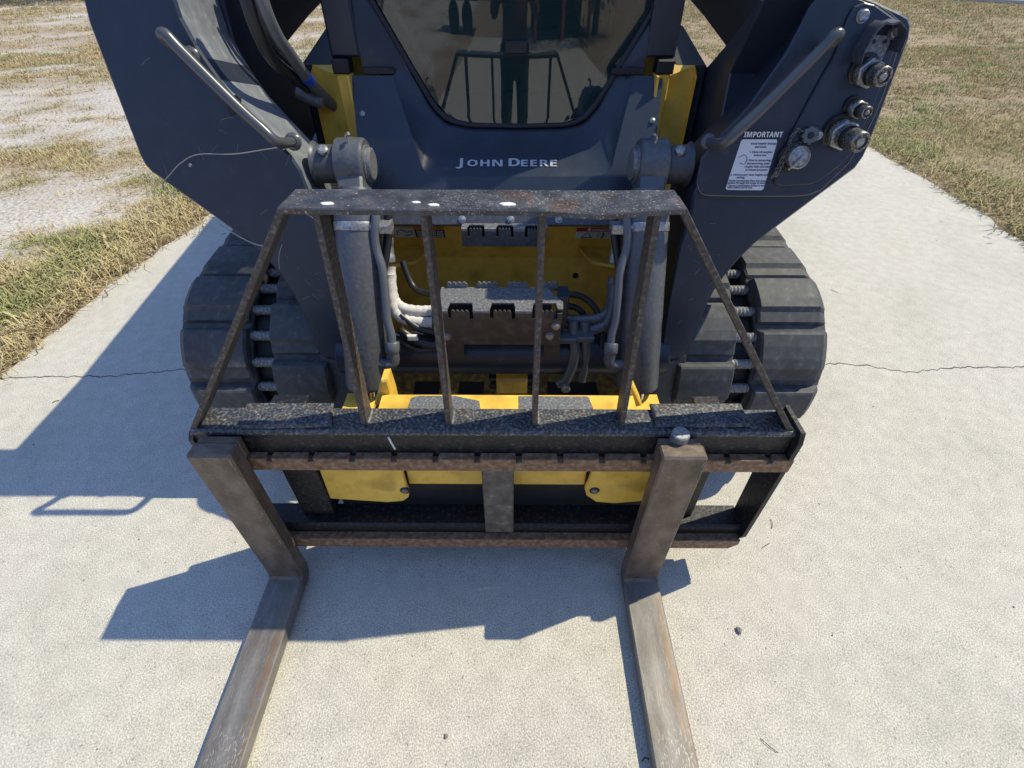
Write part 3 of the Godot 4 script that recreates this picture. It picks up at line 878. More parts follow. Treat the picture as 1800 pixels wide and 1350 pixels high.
func cab(t: Node3D) -> void:
	# sloping front shell: a U of sheet metal round the recess below the window
	var crease := [[-0.351, 1.174], [-0.330, 1.12], [-0.298, 1.04], [-0.272, 0.975], [-0.262, 0.960], [-0.245, 0.952], [-0.16, 0.950], [0.0, 0.950], [0.15, 0.950], [0.25, 0.952], [0.270, 0.958], [0.282, 0.972], [0.298, 1.03], [0.322, 1.11], [0.342, 1.174]]
	var shell := MB.new()
	var rows_l := []
	var outl := [[-0.468, 1.174], [-0.464, 1.12], [-0.458, 1.04], [-0.452, 0.975], [-0.45, 0.93], [-0.447, 0.885], [-0.25, 0.8625], [0.0, 0.8625], [0.2, 0.8625], [0.395, 0.885], [0.400, 0.93], [0.403, 0.972], [0.408, 1.03], [0.415, 1.11], [0.421, 1.174]]
	var ra := []
	var rb := []
	var rc := []
	for i in crease.size():
		ra.append(pp(outl[i][0], outl[i][1]))
		rc.append(pp(crease[i][0], crease[i][1]))
		rb.append(pp(lerpf(outl[i][0], crease[i][0], 0.92), lerpf(outl[i][1], crease[i][1], 0.92)))
	# ring at the window seal
	var seal := [[-0.318, 1.21], [-0.306, 1.18], [-0.281, 1.138], [-0.255, 1.094], [-0.232, 1.067], [-0.207, 1.048], [-0.131, 1.036], [0.005, 1.035], [0.140, 1.036], [0.195, 1.044], [0.222, 1.06], [0.248, 1.09], [0.273, 1.138], [0.299, 1.18], [0.312, 1.21]]
	var rd := []
	var re := []
	var rf := []
	for i in crease.size():
		var e: Vector3 = glass_at(seal[i][0], seal[i][1], 0.01)
		var c: Vector3 = rc[i]
		var low := Vector3.ZERO if i > 3 and i < 11 else Vector3(0, -0.003, -0.012)
		rd.append(c.lerp(e, 0.1) + low * 0.25)
		re.append(c.lerp(e, 0.45) + low)
		rf.append(e)
	var r45 := []
	for i in crease.size(): r45.append(re[i].lerp(rf[i], 0.6) + Vector3(0, -0.003, -0.003))
	var shell_o := MB.new()
	shell_o.thick([ra, rb, rc], Vector3(0, -0.012, -0.016), 1)
	shell_o.thick([rc, rd, re, r45, rf], Vector3(0, -0.006, -0.01), 4)
	var cabn := put("cab_front", shell_o.mesh(), M.paint, t)
	put("bottom_flange", MB.new().slab([pp(-0.447, 0.884), pp(-0.25, 0.862), pp(0.2, 0.862), pp(0.395, 0.884), pp(0.395, 0.838), pp(-0.44, 0.838)], Vector3(0, -0.012, -0.016), 0.002).mesh(), M.paint_worn, cabn)
	for x in [-0.155, -0.012, 0.13]:
		put("flange_bolt", MB.new().lathe([Vector2(0.011, 0), Vector2(0.011, 0.003), Vector2(0.007, 0.004), Vector2(0.006, 0.009), Vector2(0.0, 0.01)], pp(x, 0.851), Vector3(0, 0.584, 0.811), 12).mesh(), M.zinc, cabn)
	for q in [[0.395, 1.075], [-0.44, 1.09]]:
		put("panel_bolt", MB.new().lathe([Vector2(0.008, 0), Vector2(0.008, 0.003), Vector2(0.004, 0.005), Vector2(0.0, 0.008)], pp(q[0], q[1]), Vector3(0, 0.584, 0.811), 12).mesh(), M.zinc, cabn)
	# maker's name on the recess floor
	var bas := Basis(Vector3(1, 0, 0), Vector3(0, 0.481, -0.877), Vector3(0, 0.877, 0.481))
	var cx := -0.168
	for l in [["J", 0.029], ["OHN", 0.0235], [" ", 0.0], ["D", 0.029], ["EERE", 0.0235]]:
		if l[1] == 0.0:
			cx += 0.011
			continue
		var o := lettering("maker_name", l[0], Vector3(cx, 0.9682, -1.4875) + bas.y * l[1] * 0.5, bas, l[1], M.logo_grey, cabn, true, HORIZONTAL_ALIGNMENT_LEFT)
		var wide: float = (o.mesh as TextMesh).get_aabb().size.x
		o.transform.basis = Basis(bas.x * 1.5, bas.y, bas.z)
		cx += wide * 1.5 + 0.004
	# window
	var rows := []
	var rim_in := []
	for k in 41:
		var h := lerpf(1.0455, 1.86, float(k) / 40.0)
		var xl := glass_edge(h, -1)
		var xr := glass_edge(h, 1)
		var r := []
		for j in 25: r.append(glass_at(lerpf(xl, xr, j / 24.0), h))
		rows.append(r)
	put("windscreen", MB.new().sheet(rows, 1).mesh(), M.glass, t)
	# rubber seal
	var so := []
	var outer := [[-0.475, 1.86], [-0.475, 1.72], [-0.475, 1.48], [-0.40, 1.343], [-0.27, 1.119], [-0.243, 1.08], [-0.217, 1.055], [-0.18, 1.043], [-0.131, 1.038], [0.005, 1.037], [0.145, 1.038], [0.19, 1.045], [0.222, 1.06], [0.25, 1.092], [0.268, 1.119], [0.398, 1.343], [0.472, 1.48], [0.472, 1.72], [0.472, 1.86]]
	var inner := [[-0.455, 1.86], [-0.455, 1.72], [-0.455, 1.474], [-0.38, 1.338], [-0.25, 1.118], [-0.227, 1.086], [-0.203, 1.067], [-0.17, 1.055], [-0.131, 1.05], [0.005, 1.049], [0.141, 1.05], [0.178, 1.056], [0.206, 1.071], [0.23, 1.098], [0.246, 1.119], [0.378, 1.338], [0.452, 1.474], [0.452, 1.72], [0.452, 1.86]]
	var s1 := []
	var s2 := []
	var s3 := []
	for i in outer.size():
		s1.append(glass_at(outer[i][0], outer[i][1], 0.006))
		s2.append(glass_at(lerpf(outer[i][0], inner[i][0], 0.5), lerpf(outer[i][1], inner[i][1], 0.5), 0.016))
		s3.append(glass_at(inner[i][0], inner[i][1], 0.003))
	put("window_seal", MB.new().thick([s1, s2, s3], Vector3(0, 0, -0.012), 1).mesh(), M.black_rubber, t)
	# door pillars beside the window
	for s in [-1, 1]:
		var inn := []
		var ou := []
		for q in [[1.176, 0.306], [1.22, 0.33], [1.343, 0.403], [1.48, 0.477], [1.72, 0.478], [1.86, 0.479]]:
			inn.append(glass_at(s * (q[1] - 0.006) - 0.002, q[0], 0.008))
			ou.append(Vector3(rel(s, 0.402 if q[0] < 1.3 else 0.47 if q[0] < 1.4 else 0.485), q[0], -1.636 - 0.6 * maxf(0.0, q[0] - 1.72)))
		var pillar := MB.new()
		pillar.thick([inn, ou], Vector3(0, 0, -0.02), 1)
		put("door_pillar", pillar.mesh(), M.paint, t)
		put("corner_post", MB.new().slab([v3(rel(s, 0.403), 1.216, 1.63), v3(rel(s, 0.484), 1.216, 1.63), v3(rel(s, 0.484), 1.72, 1.63), v3(rel(s, 0.403), 1.72, 1.63)], v3(0, 0, 0.05), 0.006).slab([v3(rel(s, 0.403), 1.7205, 1.631), v3(rel(s, 0.484), 1.7205, 1.631), v3(rel(s, 0.484), 1.86, 1.715), v3(rel(s, 0.403), 1.86, 1.715)], v3(0, 0, 0.05), 0.004).mesh(), M.paint, t)
		put("rubber_mount", MB.new().box(v3(rel(s, 0.434), 1.178, 1.61), v3(rel(s, 0.482), 1.214, 1.66), 0.004).mesh(), M.black_rubber, t)
		put("door_ledge", MB.new().slab([v3(rel(s, 0.31), 1.176, 1.634), v3(rel(s, 0.402), 1.176, 1.634), v3(rel(s, 0.402), 1.19, 1.634), v3(rel(s, 0.36), 1.193, 1.634), v3(rel(s, 0.31), 1.19, 1.634)], v3(0, 0, -0.012), 0.002).mesh(), M.dark, t)
		put("cab_side", MB.new().slab([v3(rel(s, 0.47), 1.22, 1.69), v3(rel(s, 0.47), 1.72, 1.69), v3(rel(s, 0.47), 1.86, 1.77), v3(rel(s, 0.47), 1.86, 2.85), v3(rel(s, 0.47), 1.22, 2.85)], Vector3(0.03 * s, 0, 0), 0.003).mesh(), M.paint, t)
	put("cab_roof", MB.new().box(v3(XC - 0.52, 1.86, 1.74), v3(XC + 0.52, 1.92, 2.9), 0.03).mesh(), M.paint, t)
	put("cab_back", MB.new().box(v3(XC - 0.47, 0.9, 2.8), v3(XC + 0.47, 1.85, 2.86), 0.005).mesh(), M.dark, t)
	put("cab_floor", MB.new().box(v3(XC - 0.46, 0.86, 1.72), v3(XC + 0.46, 0.9, 2.8), 0.005).mesh(), M.cab_trim, t)
	put("inner_frame", MB.new().slab([v3(-0.36, 1.34, 1.70), v3(-0.34, 1.34, 1.70), v3(-0.2, 1.09, 1.70), v3(-0.22, 1.085, 1.70)], v3(0, 0, 0.05), 0.003).mesh(), M.cab_trim, t)
	put("inner_frame", MB.new().slab([v3(0.36, 1.34, 1.70), v3(0.34, 1.34, 1.70), v3(0.2, 1.09, 1.70), v3(0.22, 1.085, 1.70)], v3(0, 0, 0.05), 0.003).mesh(), M.cab_trim, t)
	put("operator_seat", MB.new().box(v3(XC - 0.24, 1.12, 2.25), v3(XC + 0.24, 1.26, 2.7), 0.05).box(v3(XC - 0.23, 1.27, 2.6), v3(XC + 0.23, 1.85, 2.74), 0.05).mesh(), M.dark, t)
	put("door_latch", MB.new().box(v3(-0.03, 1.225, 1.612), v3(0.035, 1.255, 1.634), 0.004).mesh(), M.black_rubber, t)

func glass_at(x: float, h: float, off := 0.0) -> Vector3:
	return Vector3(x, h, -(1.622 + (x + 0.003) * (x + 0.003) / 3.2 + 0.6 * maxf(0.0, h - 1.72)) + off)

func glass_edge(h: float, s: int) -> float:
	var p := [[1.0455, 0.132], [1.05, 0.16], [1.063, 0.2], [1.117, 0.247], [1.342, 0.378], [1.48, 0.46], [1.96, 0.46]]
	for i in p.size() - 1:
		if h <= p[i + 1][0]:
			return s * lerpf(p[i][1], p[i + 1][1], (h - p[i][0]) / (p[i + 1][0] - p[i][0]))
	return s * 0.46

func arms(t: Node3D) -> void:
	var back := Vector3(0, -0.2425, -0.9701)
	for s in [-1, 1]:
		var left: bool = s < 0
		var pl := []
		if left:
			for q in [[0.92, 1.62], [0.917, 1.36], [0.921, 1.322], [0.904, 1.06], [0.899, 1.04], [0.888, 1.024], [0.877, 1.016]]: pl.append(ap(rel(s, q[0]), q[1]))
		else:
			for q in [[0.70, 1.41], [0.80, 1.368], [0.885, 1.341], [0.905, 1.333], [0.917, 1.318], [0.922, 1.296], [0.906, 1.085], [0.902, 1.062], [0.89, 1.036]]: pl.append(ap(rel(s, q[0]), q[1]))
		for q in [[0.684, 0.857], [0.651, 0.817], [0.621, 0.772], [0.598, 0.726], [0.58, 0.66], [0.566, 0.608], [0.559, 0.545], [0.545, 0.522], [0.49, 0.515], [0.476, 0.53], [0.474, 0.7], [0.480, 0.84], [0.496, 0.93], [0.496, 0.975], [0.508, 1.03], [0.525, 1.062], [0.56, 1.10], [0.644, 1.196], [0.691, 1.282], [0.71, 1.332], [0.716, 1.40], [0.716, 1.62]]:
			if left or q[1] < 1.4: pl.append(ap(rel(s, q[0]), q[1]))
		var arm := put("loader_arm", MB.new().slab(pl, back * 0.21, 0.005).mesh(), M.paint, t)
		put("knee_plate", MB.new().slab([v3(rel(s, 0.70), 1.42, 1.56), v3(rel(s, 0.70), 1.05, 1.505), v3(rel(s, 0.70), 0.9, 1.47), v3(rel(s, 0.70), 0.84, 1.6), v3(rel(s, 0.70), 0.95, 2.0), v3(rel(s, 0.70), 1.09, 1.95), v3(rel(s, 0.70), 1.2, 1.85), v3(rel(s, 0.70), 1.42, 1.7)], Vector3(0.2 * s, 0, 0), 0.004).mesh(), M.paint, arm)
		if not left:
			put("knee_plate", MB.new().slab([v3(0.565, 1.36, 1.41), v3(0.565, 1.2, 1.5), v3(0.565, 1.0, 1.46), v3(0.565, 0.88, 1.5), v3(0.565, 0.88, 1.86), v3(0.565, 1.0, 1.93), v3(0.565, 1.066, 1.88), v3(0.565, 1.181, 1.70), v3(0.565, 1.278, 1.54), v3(0.565, 1.36, 1.43)], Vector3(0.12, 0, 0), 0.004).mesh(), M.paint, arm)
		put("arm_beam", MB.new().slab([v3(rel(s, 0.72), 1.47, 1.57), v3(rel(s, 0.72), 1.16, 1.6), v3(rel(s, 0.72), 1.202, 1.91), v3(rel(s, 0.72), 1.255, 2.22), v3(rel(s, 0.72), 1.47, 3.75), v3(rel(s, 0.72), 1.82, 3.85), v3(rel(s, 0.72), 1.5, 2.0)], Vector3(0.18 * s, 0, 0), 0.005).mesh(), M.paint, arm)
		if not left: put("arm_shoulder", MB.new().box(v3(rel(s, 0.585), 1.425, 1.37), v3(rel(s, 0.84), 1.66, 1.585), 0.01).mesh(), M.paint, arm)
		# scuffed strip added on the inner flange; left one has sky sheen painted in
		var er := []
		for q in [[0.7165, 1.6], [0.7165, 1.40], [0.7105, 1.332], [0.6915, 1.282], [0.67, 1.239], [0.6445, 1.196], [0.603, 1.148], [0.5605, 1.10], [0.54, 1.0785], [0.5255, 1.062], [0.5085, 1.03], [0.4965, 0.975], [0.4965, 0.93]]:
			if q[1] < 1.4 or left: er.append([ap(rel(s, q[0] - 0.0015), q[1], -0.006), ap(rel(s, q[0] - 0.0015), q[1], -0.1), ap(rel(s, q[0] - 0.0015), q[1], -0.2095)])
		put("flange_shading_strip", MB.new().thick(er, Vector3(s * 0.001, 0.0, 0.0), 1).mesh(), M.sunlit_paint if left else M.paint, arm)  # lit colour on the left, dark one for the shaded right
		var sc := MB.new()
		for w in 16:
			var sx := rng.randf_range(0.52, 0.88)
			var sh := rng.randf_range(0.9, 1.3)
			if sh < 1.02 and sx > 0.62 or sh > 1.0 and sx < 0.54 + maxf(0.0, sh - 1.04) * 0.85: continue
			var an := rng.randf() * TAU
			var ln := rng.randf_range(0.008, 0.04)
			var dv := Vector2(cos(an), sin(an)) * ln
			if s > 0: continue
			sc.tube([ap(rel(s, sx), sh, 0.0), ap(rel(s, sx) + dv.x * 0.5, sh + dv.y * 0.5 + 0.002, 0.0), ap(rel(s, sx) + dv.x, sh + dv.y, 0.0)], rng.randf_range(0.0004, 0.0009), 4, 2)
		for w in 10:
			var sx := rng.randf_range(0.49, 0.6)
			var sh := rng.randf_range(0.62, 0.95)
			sc.tube([ap(rel(s, sx), sh, 0.0), ap(rel(s, sx) + rng.randf_range(-0.02, 0.02), sh + rng.randf_range(-0.02, 0.02), 0.0)], rng.randf_range(0.0005, 0.001), 4, 1)
		put("fine_scratches", sc.mesh(), M.wear_highlight, arm)
		# grab handle
		var hp := []
		for q in [[0.71, 1.262, -0.004], [0.722, 1.277, 0.035], [0.728, 1.293, 0.058], [0.715, 1.292, 0.065], [0.69, 1.262, 0.064], [0.6, 1.165, 0.064], [0.55, 1.117, 0.064], [0.533, 1.098, 0.06], [0.522, 1.09, 0.04], [0.512, 1.092, -0.004]]:
			hp.append(ap(rel(s, q[0]), q[1], q[2]))
		put("grab_handle", MB.new().tube(hp, 0.0125, 14, 5).mesh(), M.handle_paint, t)
		for q in [[0.71, 1.262], [0.512, 1.092]]:
			put("handle_weld", MB.new().lathe([Vector2(0.021, 0), Vector2(0.019, 0.004), Vector2(0.013, 0.008)], ap(rel(s, q[0]), q[1], 0.0), -back, 14).mesh(), M.handle_paint, t)
		# pin boss on the arm, cylinder and its pin
		var ax := Vector3(-s, 0, 0)
		var eye := v3(rel(s, 0.394), 1.02, 1.345)
		put("arm_boss", MB.new().lathe([Vector2(0.056, 0), Vector2(0.051, 0.005), Vector2(0.048, 0.01), Vector2(0.047, 0.055), Vector2(0.044, 0.06)], eye + Vector3(s * 0.098, 0, 0), ax, 32).mesh(), M.paint_worn, arm)
		put("boss_bolt", MB.new().lathe([Vector2(0.014, 0), Vector2(0.014, 0.007), Vector2(0.010, 0.011), Vector2(0, 0.012)], eye + Vector3(s * 0.062, 0.04, 0.026), Vector3(0, 0.85, 0.5), 14).mesh(), M.zinc, arm)
		var cyl := put("tilt_cylinder", cylinder(eye, s), M.cylinder_grey, t)
		put("eye_pin", MB.new().lathe([Vector2(0.047, 0), Vector2(0.047, 0.007), Vector2(0.041, 0.0075), Vector2(0.04, 0.016), Vector2(0.036, 0.018)], eye + Vector3(-s * 0.036, 0, 0), ax, 28).mesh(), M.bare_steel, cyl)
		put("grease_nipple", MB.new().tube([eye + Vector3(-s * 0.004, 0.058, 0.022), eye + Vector3(-s * 0.004, 0.075, 0.026), eye + Vector3(-s * 0.014, 0.083, 0.03)], 0.0045, 8, 3).mesh(), M.zinc, cyl)
		var b := v3(rel(s, 0.388), 0.505, 1.035)
		var dir := (b - v3(rel(s, 0.379), 0.93, 1.247)).normalized()
		put("piston_rod", MB.new().cyl(b - dir * 0.03, b + dir * 0.16, 0.024, 22, 0.001).mesh(), M.chrome, cyl)
		var ring := v3(rel(s, 0.379), 0.93, 1.247) + dir * 0.025
		put("band", MB.new().lathe([Vector2(0.0612, 0), Vector2(0.0618, 0.001), Vector2(0.0618, 0.021), Vector2(0.0612, 0.022)], ring, dir, 32).mesh(), M.zinc, cyl)
		# hard tube down the inner side of the cylinder, nut and elbow
		var tp := []
		var src: Array = [[0.318, 0.955, 1.222], [0.322, 0.925, 1.2], [0.327, 0.89, 1.185], [0.325, 0.858, 1.172], [0.313, 0.816, 1.148], [0.311, 0.756, 1.12], [0.311, 0.699, 1.096], [0.303, 0.66, 1.078], [0.302, 0.635, 1.066]]
		for q in src: tp.append(v3(rel(s, q[0]), q[1], q[2]))
		put("hydraulic_tube", MB.new().tube(tp, 0.0115, 12, 5).mesh(), M.tube_grey, cyl)
		var tp2 := []
		for q in [[0.296, 0.95, 1.245], [0.297, 0.9, 1.225], [0.307, 0.85, 1.205], [0.32, 0.8, 1.18], [0.33, 0.77, 1.16]]: tp2.append(v3(rel(s, q[0]), q[1], q[2]))
		put("hydraulic_tube", MB.new().tube(tp2, 0.011, 12, 5).mesh(), M.hose, cyl)
		var nut := v3(rel(s, 0.302), 0.640, 1.068)
		put("tube_nut", MB.new().lathe([Vector2(0.019, 0), Vector2(0.021, 0.003), Vector2(0.021, 0.028), Vector2(0.019, 0.031)], nut, Vector3(0, -0.9, 0.43), 6).mesh(), M.tube_grey, cyl)
		put("elbow", MB.new().tube([nut + Vector3(0, -0.024, 0.012), nut + Vector3(0, -0.052, 0.022), nut + Vector3(s * 0.016, -0.06, 0.026), nut + Vector3(s * 0.06, -0.058, 0.02)], 0.0165, 12, 4).mesh(), M.cylinder_grey, cyl)
		put("tube_clamp", MB.new().box(v3(rel(s, 0.34), 0.895, 1.19), v3(rel(s, 0.285), 0.92, 1.235), 0.003).mesh(), M.zinc, cyl)
		# hoses along the inner side of the knee
		for q in [] if not left else [[[0.568, 1.46, 1.40], [0.566, 1.36, 1.379], [0.565, 1.297, 1.388], [0.565, 1.24, 1.427], [0.562, 1.178, 1.539], [0.55, 1.11, 1.665], [0.53, 1.04, 1.74], [0.5, 0.95, 1.74]], [[0.537, 1.46, 1.40], [0.535, 1.36, 1.384], [0.535, 1.294, 1.412], [0.534, 1.254, 1.455], [0.532, 1.177, 1.543], [0.525, 1.112, 1.63], [0.51, 1.05, 1.70], [0.49, 0.97, 1.70]]]:
			var hpts := []
			for k in q: hpts.append(v3(rel(s, k[0]), k[1], k[2]))
			put("hydraulic_hose", MB.new().tube(hpts, 0.0155, 12, 5).mesh(), M.hose if q[0][0] > 0.55 else M.tube_grey, t)
		if left:
			put("hose_marker", MB.new().tube([v3(rel(s, 0.532), 1.19, 1.525), v3(rel(s, 0.531), 1.172, 1.55)], 0.0165, 12, 3).mesh(), M.blue_tape, t)
			for w in 3:
				var o3: float = [0.045, 0.07, 0.02][w]
				var thin := []
				for k in [[0.60, 1.46, 1.42], [0.6, 1.37, 1.40], [0.6, 1.3, 1.405], [0.6, 1.24, 1.44], [0.595, 1.17, 1.56], [0.58, 1.1, 1.69], [0.56, 1.0, 1.78], [0.54, 0.9, 1.78]]: thin.append(v3(rel(s, k[0] + o3 * 0.5), k[1] - 0.012 * w, k[2] + 0.09 + o3))
				put("hydraulic_hose", MB.new().tube(thin, 0.011 - 0.002 * w, 10, 5).mesh(), M.hose, t)
			put("hose_bracket", MB.new().cyl(v3(rel(s, 0.60), 1.135, 1.605), v3(rel(s, 0.525), 1.11, 1.60), 0.021, 16, 0.006).mesh(), M.tube_grey, t)
			put("oval_plug", MB.new().slab(oval(rel(s, 0.636), 1.168, 0.012, 0.026, -0.72, 0.004), back * 0.008, 0.002).mesh(), M.dark, arm)
			put("scratch", MB.new().tube([ap(-0.557, 1.083, 0.0), ap(-0.62, 1.075, 0.0), ap(-0.70, 1.065, 0.0), ap(-0.79, 1.064, 0.0), ap(-0.84, 1.045, 0.0), ap(-0.875, 1.02, 0.0), ap(-0.9, 1.0, 0.0), ap(-0.905, 0.985, 0.0)], 0.0017, 5, 6).mesh(), M.scratch, arm)
			put("scratch", MB.new().tube([ap(-0.783, 0.9, 0.0), ap(-0.74, 0.87, 0.0), ap(-0.70, 0.85, 0.0), ap(-0.665, 0.845, 0.0)], 0.002, 5, 5).mesh(), M.scratch, arm)
			put("scratch", MB.new().tube([ap(-0.63, 0.85, 0.0), ap(-0.645, 0.82, 0.0), ap(-0.652, 0.785, 0.0)], 0.0012, 5, 5).mesh(), M.scratch, arm)
			put("small_bolt", MB.new().lathe([Vector2(0.005, 0), Vector2(0.004, 0.003), Vector2(0, 0.004)], ap(-0.817, 1.04, 0.0), -back, 10).mesh(), M.zinc, arm)
		else:
			right_fittings(t, arm, back)

func oval(x: float, h: float, a: float, b: float, ang: float, off: float) -> Array:
	var p := []
	for i in 16:
		var q := Vector2(cos(TAU * i / 16.0) * a, sin(TAU * i / 16.0) * b).rotated(ang)
		p.append(ap(x + q.x, h + q.y, off))
	return p

func cylinder(eye: Vector3, s: int) -> ArrayMesh:
	var a := v3(rel(s, 0.379), 0.93, 1.247)
	var b := v3(rel(s, 0.388), 0.505, 1.035)
	var dir := (b - a).normalized()
	var l := a.distance_to(b)
	var mb := MB.new()
	mb.lathe([Vector2(0.04, -0.06), Vector2(0.055, -0.02), Vector2(0.06, 0.0), Vector2(0.06, l - 0.006), Vector2(0.057, l), Vector2(0.052, l + 0.001), Vector2(0.052, l + 0.006), Vector2(0.03, l + 0.007)], a, dir, 36)
	mb.lathe([Vector2(0.058, 0.0), Vector2(0.063, 0.004), Vector2(0.064, 0.03), Vector2(0.0655, 0.038), Vector2(0.064, 0.046), Vector2(0.063, 0.07), Vector2(0.058, 0.075)], eye + Vector3(s * 0.037, 0, 0), Vector3(-s, 0, 0), 36)
	mb.slab([eye + Vector3(s * 0.034, 0.0, 0.055), eye + Vector3(-s * 0.034, 0.0, 0.055), a + Vector3(-s * 0.03, 0.0, 0.048), a + Vector3(s * 0.03, 0.0, 0.048)], Vector3(0, 0, -0.1), 0.006)
	return mb.mesh()

func right_fittings(t: Node3D, arm: Node3D, back: Vector3) -> void:
	# raised cover panel
	var cp := []
	for q in [[0.66, 1.374], [0.70, 1.376], [0.79, 1.352], [0.842, 1.328], [0.856, 1.312], [0.862, 1.29], [0.858, 1.16], [0.832, 1.06], [0.815, 1.032], [0.776, 0.985], [0.755, 0.976], [0.705, 0.972], [0.487, 0.974], [0.468, 0.985], [0.459, 1.005], [0.461, 1.06], [0.478, 1.085], [0.55, 1.165], [0.612, 1.27], [0.64, 1.345]]: cp.append(ap(q[0], q[1], 0.012))
	put("cover_panel", MB.new().slab(cp, back * 0.0118, 0.004).mesh(), M.paint, arm)
	for run in [[[0.462, 1.004], [0.470, 0.986], [0.488, 0.976], [0.56, 0.9735], [0.705, 0.9735], [0.752, 0.977]], [[0.776, 0.987], [0.815, 1.034], [0.832, 1.062], [0.857, 1.16], [0.861, 1.285]], [[0.855, 1.31], [0.84, 1.327], [0.79, 1.351], [0.745, 1.363]]]:
		var wl := []
		for q in run: wl.append(ap(q[0], q[1], 0.0095))
		put("edge_wear_highlight", MB.new().tube(wl, 0.0015, 5, 4).mesh(), M.wear_highlight, arm)  # bottom run is wear; the side runs are painted edge highlights
	var ip := []
	for q in [[0.733, 1.349], [0.752, 1.356], [0.775, 1.352], [0.832, 1.326], [0.846, 1.312], [0.85, 1.292], [0.84, 1.16], [0.82, 1.068], [0.802, 1.042], [0.76, 1.007], [0.74, 1.0], [0.668, 0.997], [0.652, 1.004], [0.648, 1.03], [0.664, 1.11], [0.69, 1.19], [0.718, 1.265], [0.726, 1.33]]: ip.append(ap(q[0], q[1], 0.020))
	put("coupler_panel", MB.new().slab(ip, back * 0.0078, 0.003).mesh(), M.paint, arm)
	var out := -back
	for q in [[0.755, 1.332, 0.011], [0.833, 1.303, 0.010], [0.727, 1.108, 0.009]]:
		put("panel_bolt", MB.new().lathe([Vector2(q[2] * 1.25, 0), Vector2(q[2] * 1.25, 0.002), Vector2(q[2], 0.002), Vector2(q[2], 0.008), Vector2(q[2] * 0.8, 0.01), Vector2(q[2] * 0.5, 0.0085), Vector2(0, 0.0085)], ap(q[0], q[1], 0.02), out, 16).mesh(), M.zinc, arm)
	# hydraulic couplers
	for q in [[0.795, 1.232, 0.82, 0.068], [0.794, 1.163, 0.55, 0.052], [0.777, 1.112, 0.92, 0.085]]:
		var o := ap(q[0], q[1], 0.02)
		out = (-back + Vector3(0.06, -0.2, 0)).normalized()
		var k: float = q[2]
		var L: float = q[3]
		var c := put("hydraulic_coupler", MB.new().lathe([Vector2(0.034 * k, 0), Vector2(0.034 * k, 0.012), Vector2(0.031 * k, 0.016), Vector2(0.027 * k, 0.017), Vector2(0.027 * k, L * 0.4), Vector2(0.024 * k, L * 0.42), Vector2(0.025 * k, L * 0.5), Vector2(0.0235 * k, L * 0.55), Vector2(0.025 * k, L * 0.6), Vector2(0.0235 * k, L * 0.65), Vector2(0.0245 * k, L * 0.72), Vector2(0.024 * k, L * 0.97), Vector2(0.022 * k, L), Vector2(0.017 * k, L), Vector2(0.016 * k, L - 0.005), Vector2(0.0, L - 0.005)], o, out, 28).mesh(), M.coupler_steel, t)
		put("coupler_recess", MB.new().lathe([Vector2(0.042 * k, 0), Vector2(0.041 * k, 0.003), Vector2(0.034 * k, 0.004)], o + Vector3(-0.004, 0.004, 0), out, 28).mesh(), M.grease_black, c)
		put("hex_collar", MB.new().lathe([Vector2(0.034 * k, 0.0), Vector2(0.037 * k, 0.003), Vector2(0.037 * k, 0.016), Vector2(0.033 * k, 0.019)], o + out * 0.006, out, 6).mesh(), M.zinc, c)
		put("coupler_nose", MB.new().lathe([Vector2(0.010 * k, 0), Vector2(0.010 * k, 0.006), Vector2(0.008 * k, 0.008), Vector2(0, 0.008)], o + out * (L - 0.006), out, 18).mesh(), M.zinc, c)
		put("coupler_band", MB.new().lathe([Vector2(0.0262 * k, 0), Vector2(0.0275 * k, 0.002), Vector2(0.0275 * k, 0.010), Vector2(0.0262 * k, 0.012)], o + out * L * 0.42, out, 24).mesh(), M.grease_black, c)
	out = -back
	# capped port, its chain and the toothed cap
	var o2 := ap(0.685, 1.062, 0.02)
	var cap := put("port_cap", MB.new().lathe([Vector2(0.022, 0), Vector2(0.024, 0.004), Vector2(0.024, 0.014), Vector2(0.0255, 0.016), Vector2(0.0255, 0.024), Vector2(0.023, 0.026), Vector2(0.02, 0.022), Vector2(0.008, 0.024), Vector2(0, 0.026)], o2, out, 28).mesh(), M.zinc, t)
	put("coupler_recess", MB.new().lathe([Vector2(0.034, 0), Vector2(0.033, 0.003), Vector2(0.026, 0.004)], o2 + Vector3(-0.006, 0.0, 0), out, 24).mesh(), M.grease_black, cap)
	var gear := []
	for i in 32:
		var r := 0.0195 if (i / 2) % 2 == 0 else 0.0165
		gear.append(ap(0.703 + cos(TAU * i / 32.0) * r, 1.108 + sin(TAU * i / 32.0) * r, 0.034))
	var gw := put("toothed_cap", MB.new().slab(gear, back * 0.012, 0.001).mesh(), M.tube_grey, t)
	put("cap_centre", MB.new().lathe([Vector2(0.008, 0), Vector2(0.007, 0.003), Vector2(0, 0.003)], ap(0.703, 1.108, 0.034), out, 14).mesh(), M.grease_black, gw)
	var chain := [[0.69, 1.115], [0.672, 1.118], [0.662, 1.105], [0.66, 1.08], [0.652, 1.055], [0.645, 1.035], [0.642, 1.02], [0.648, 1.024], [0.655, 1.045], [0.664, 1.065], [0.672, 1.085], [0.69, 1.092]]
	var cm := MB.new()
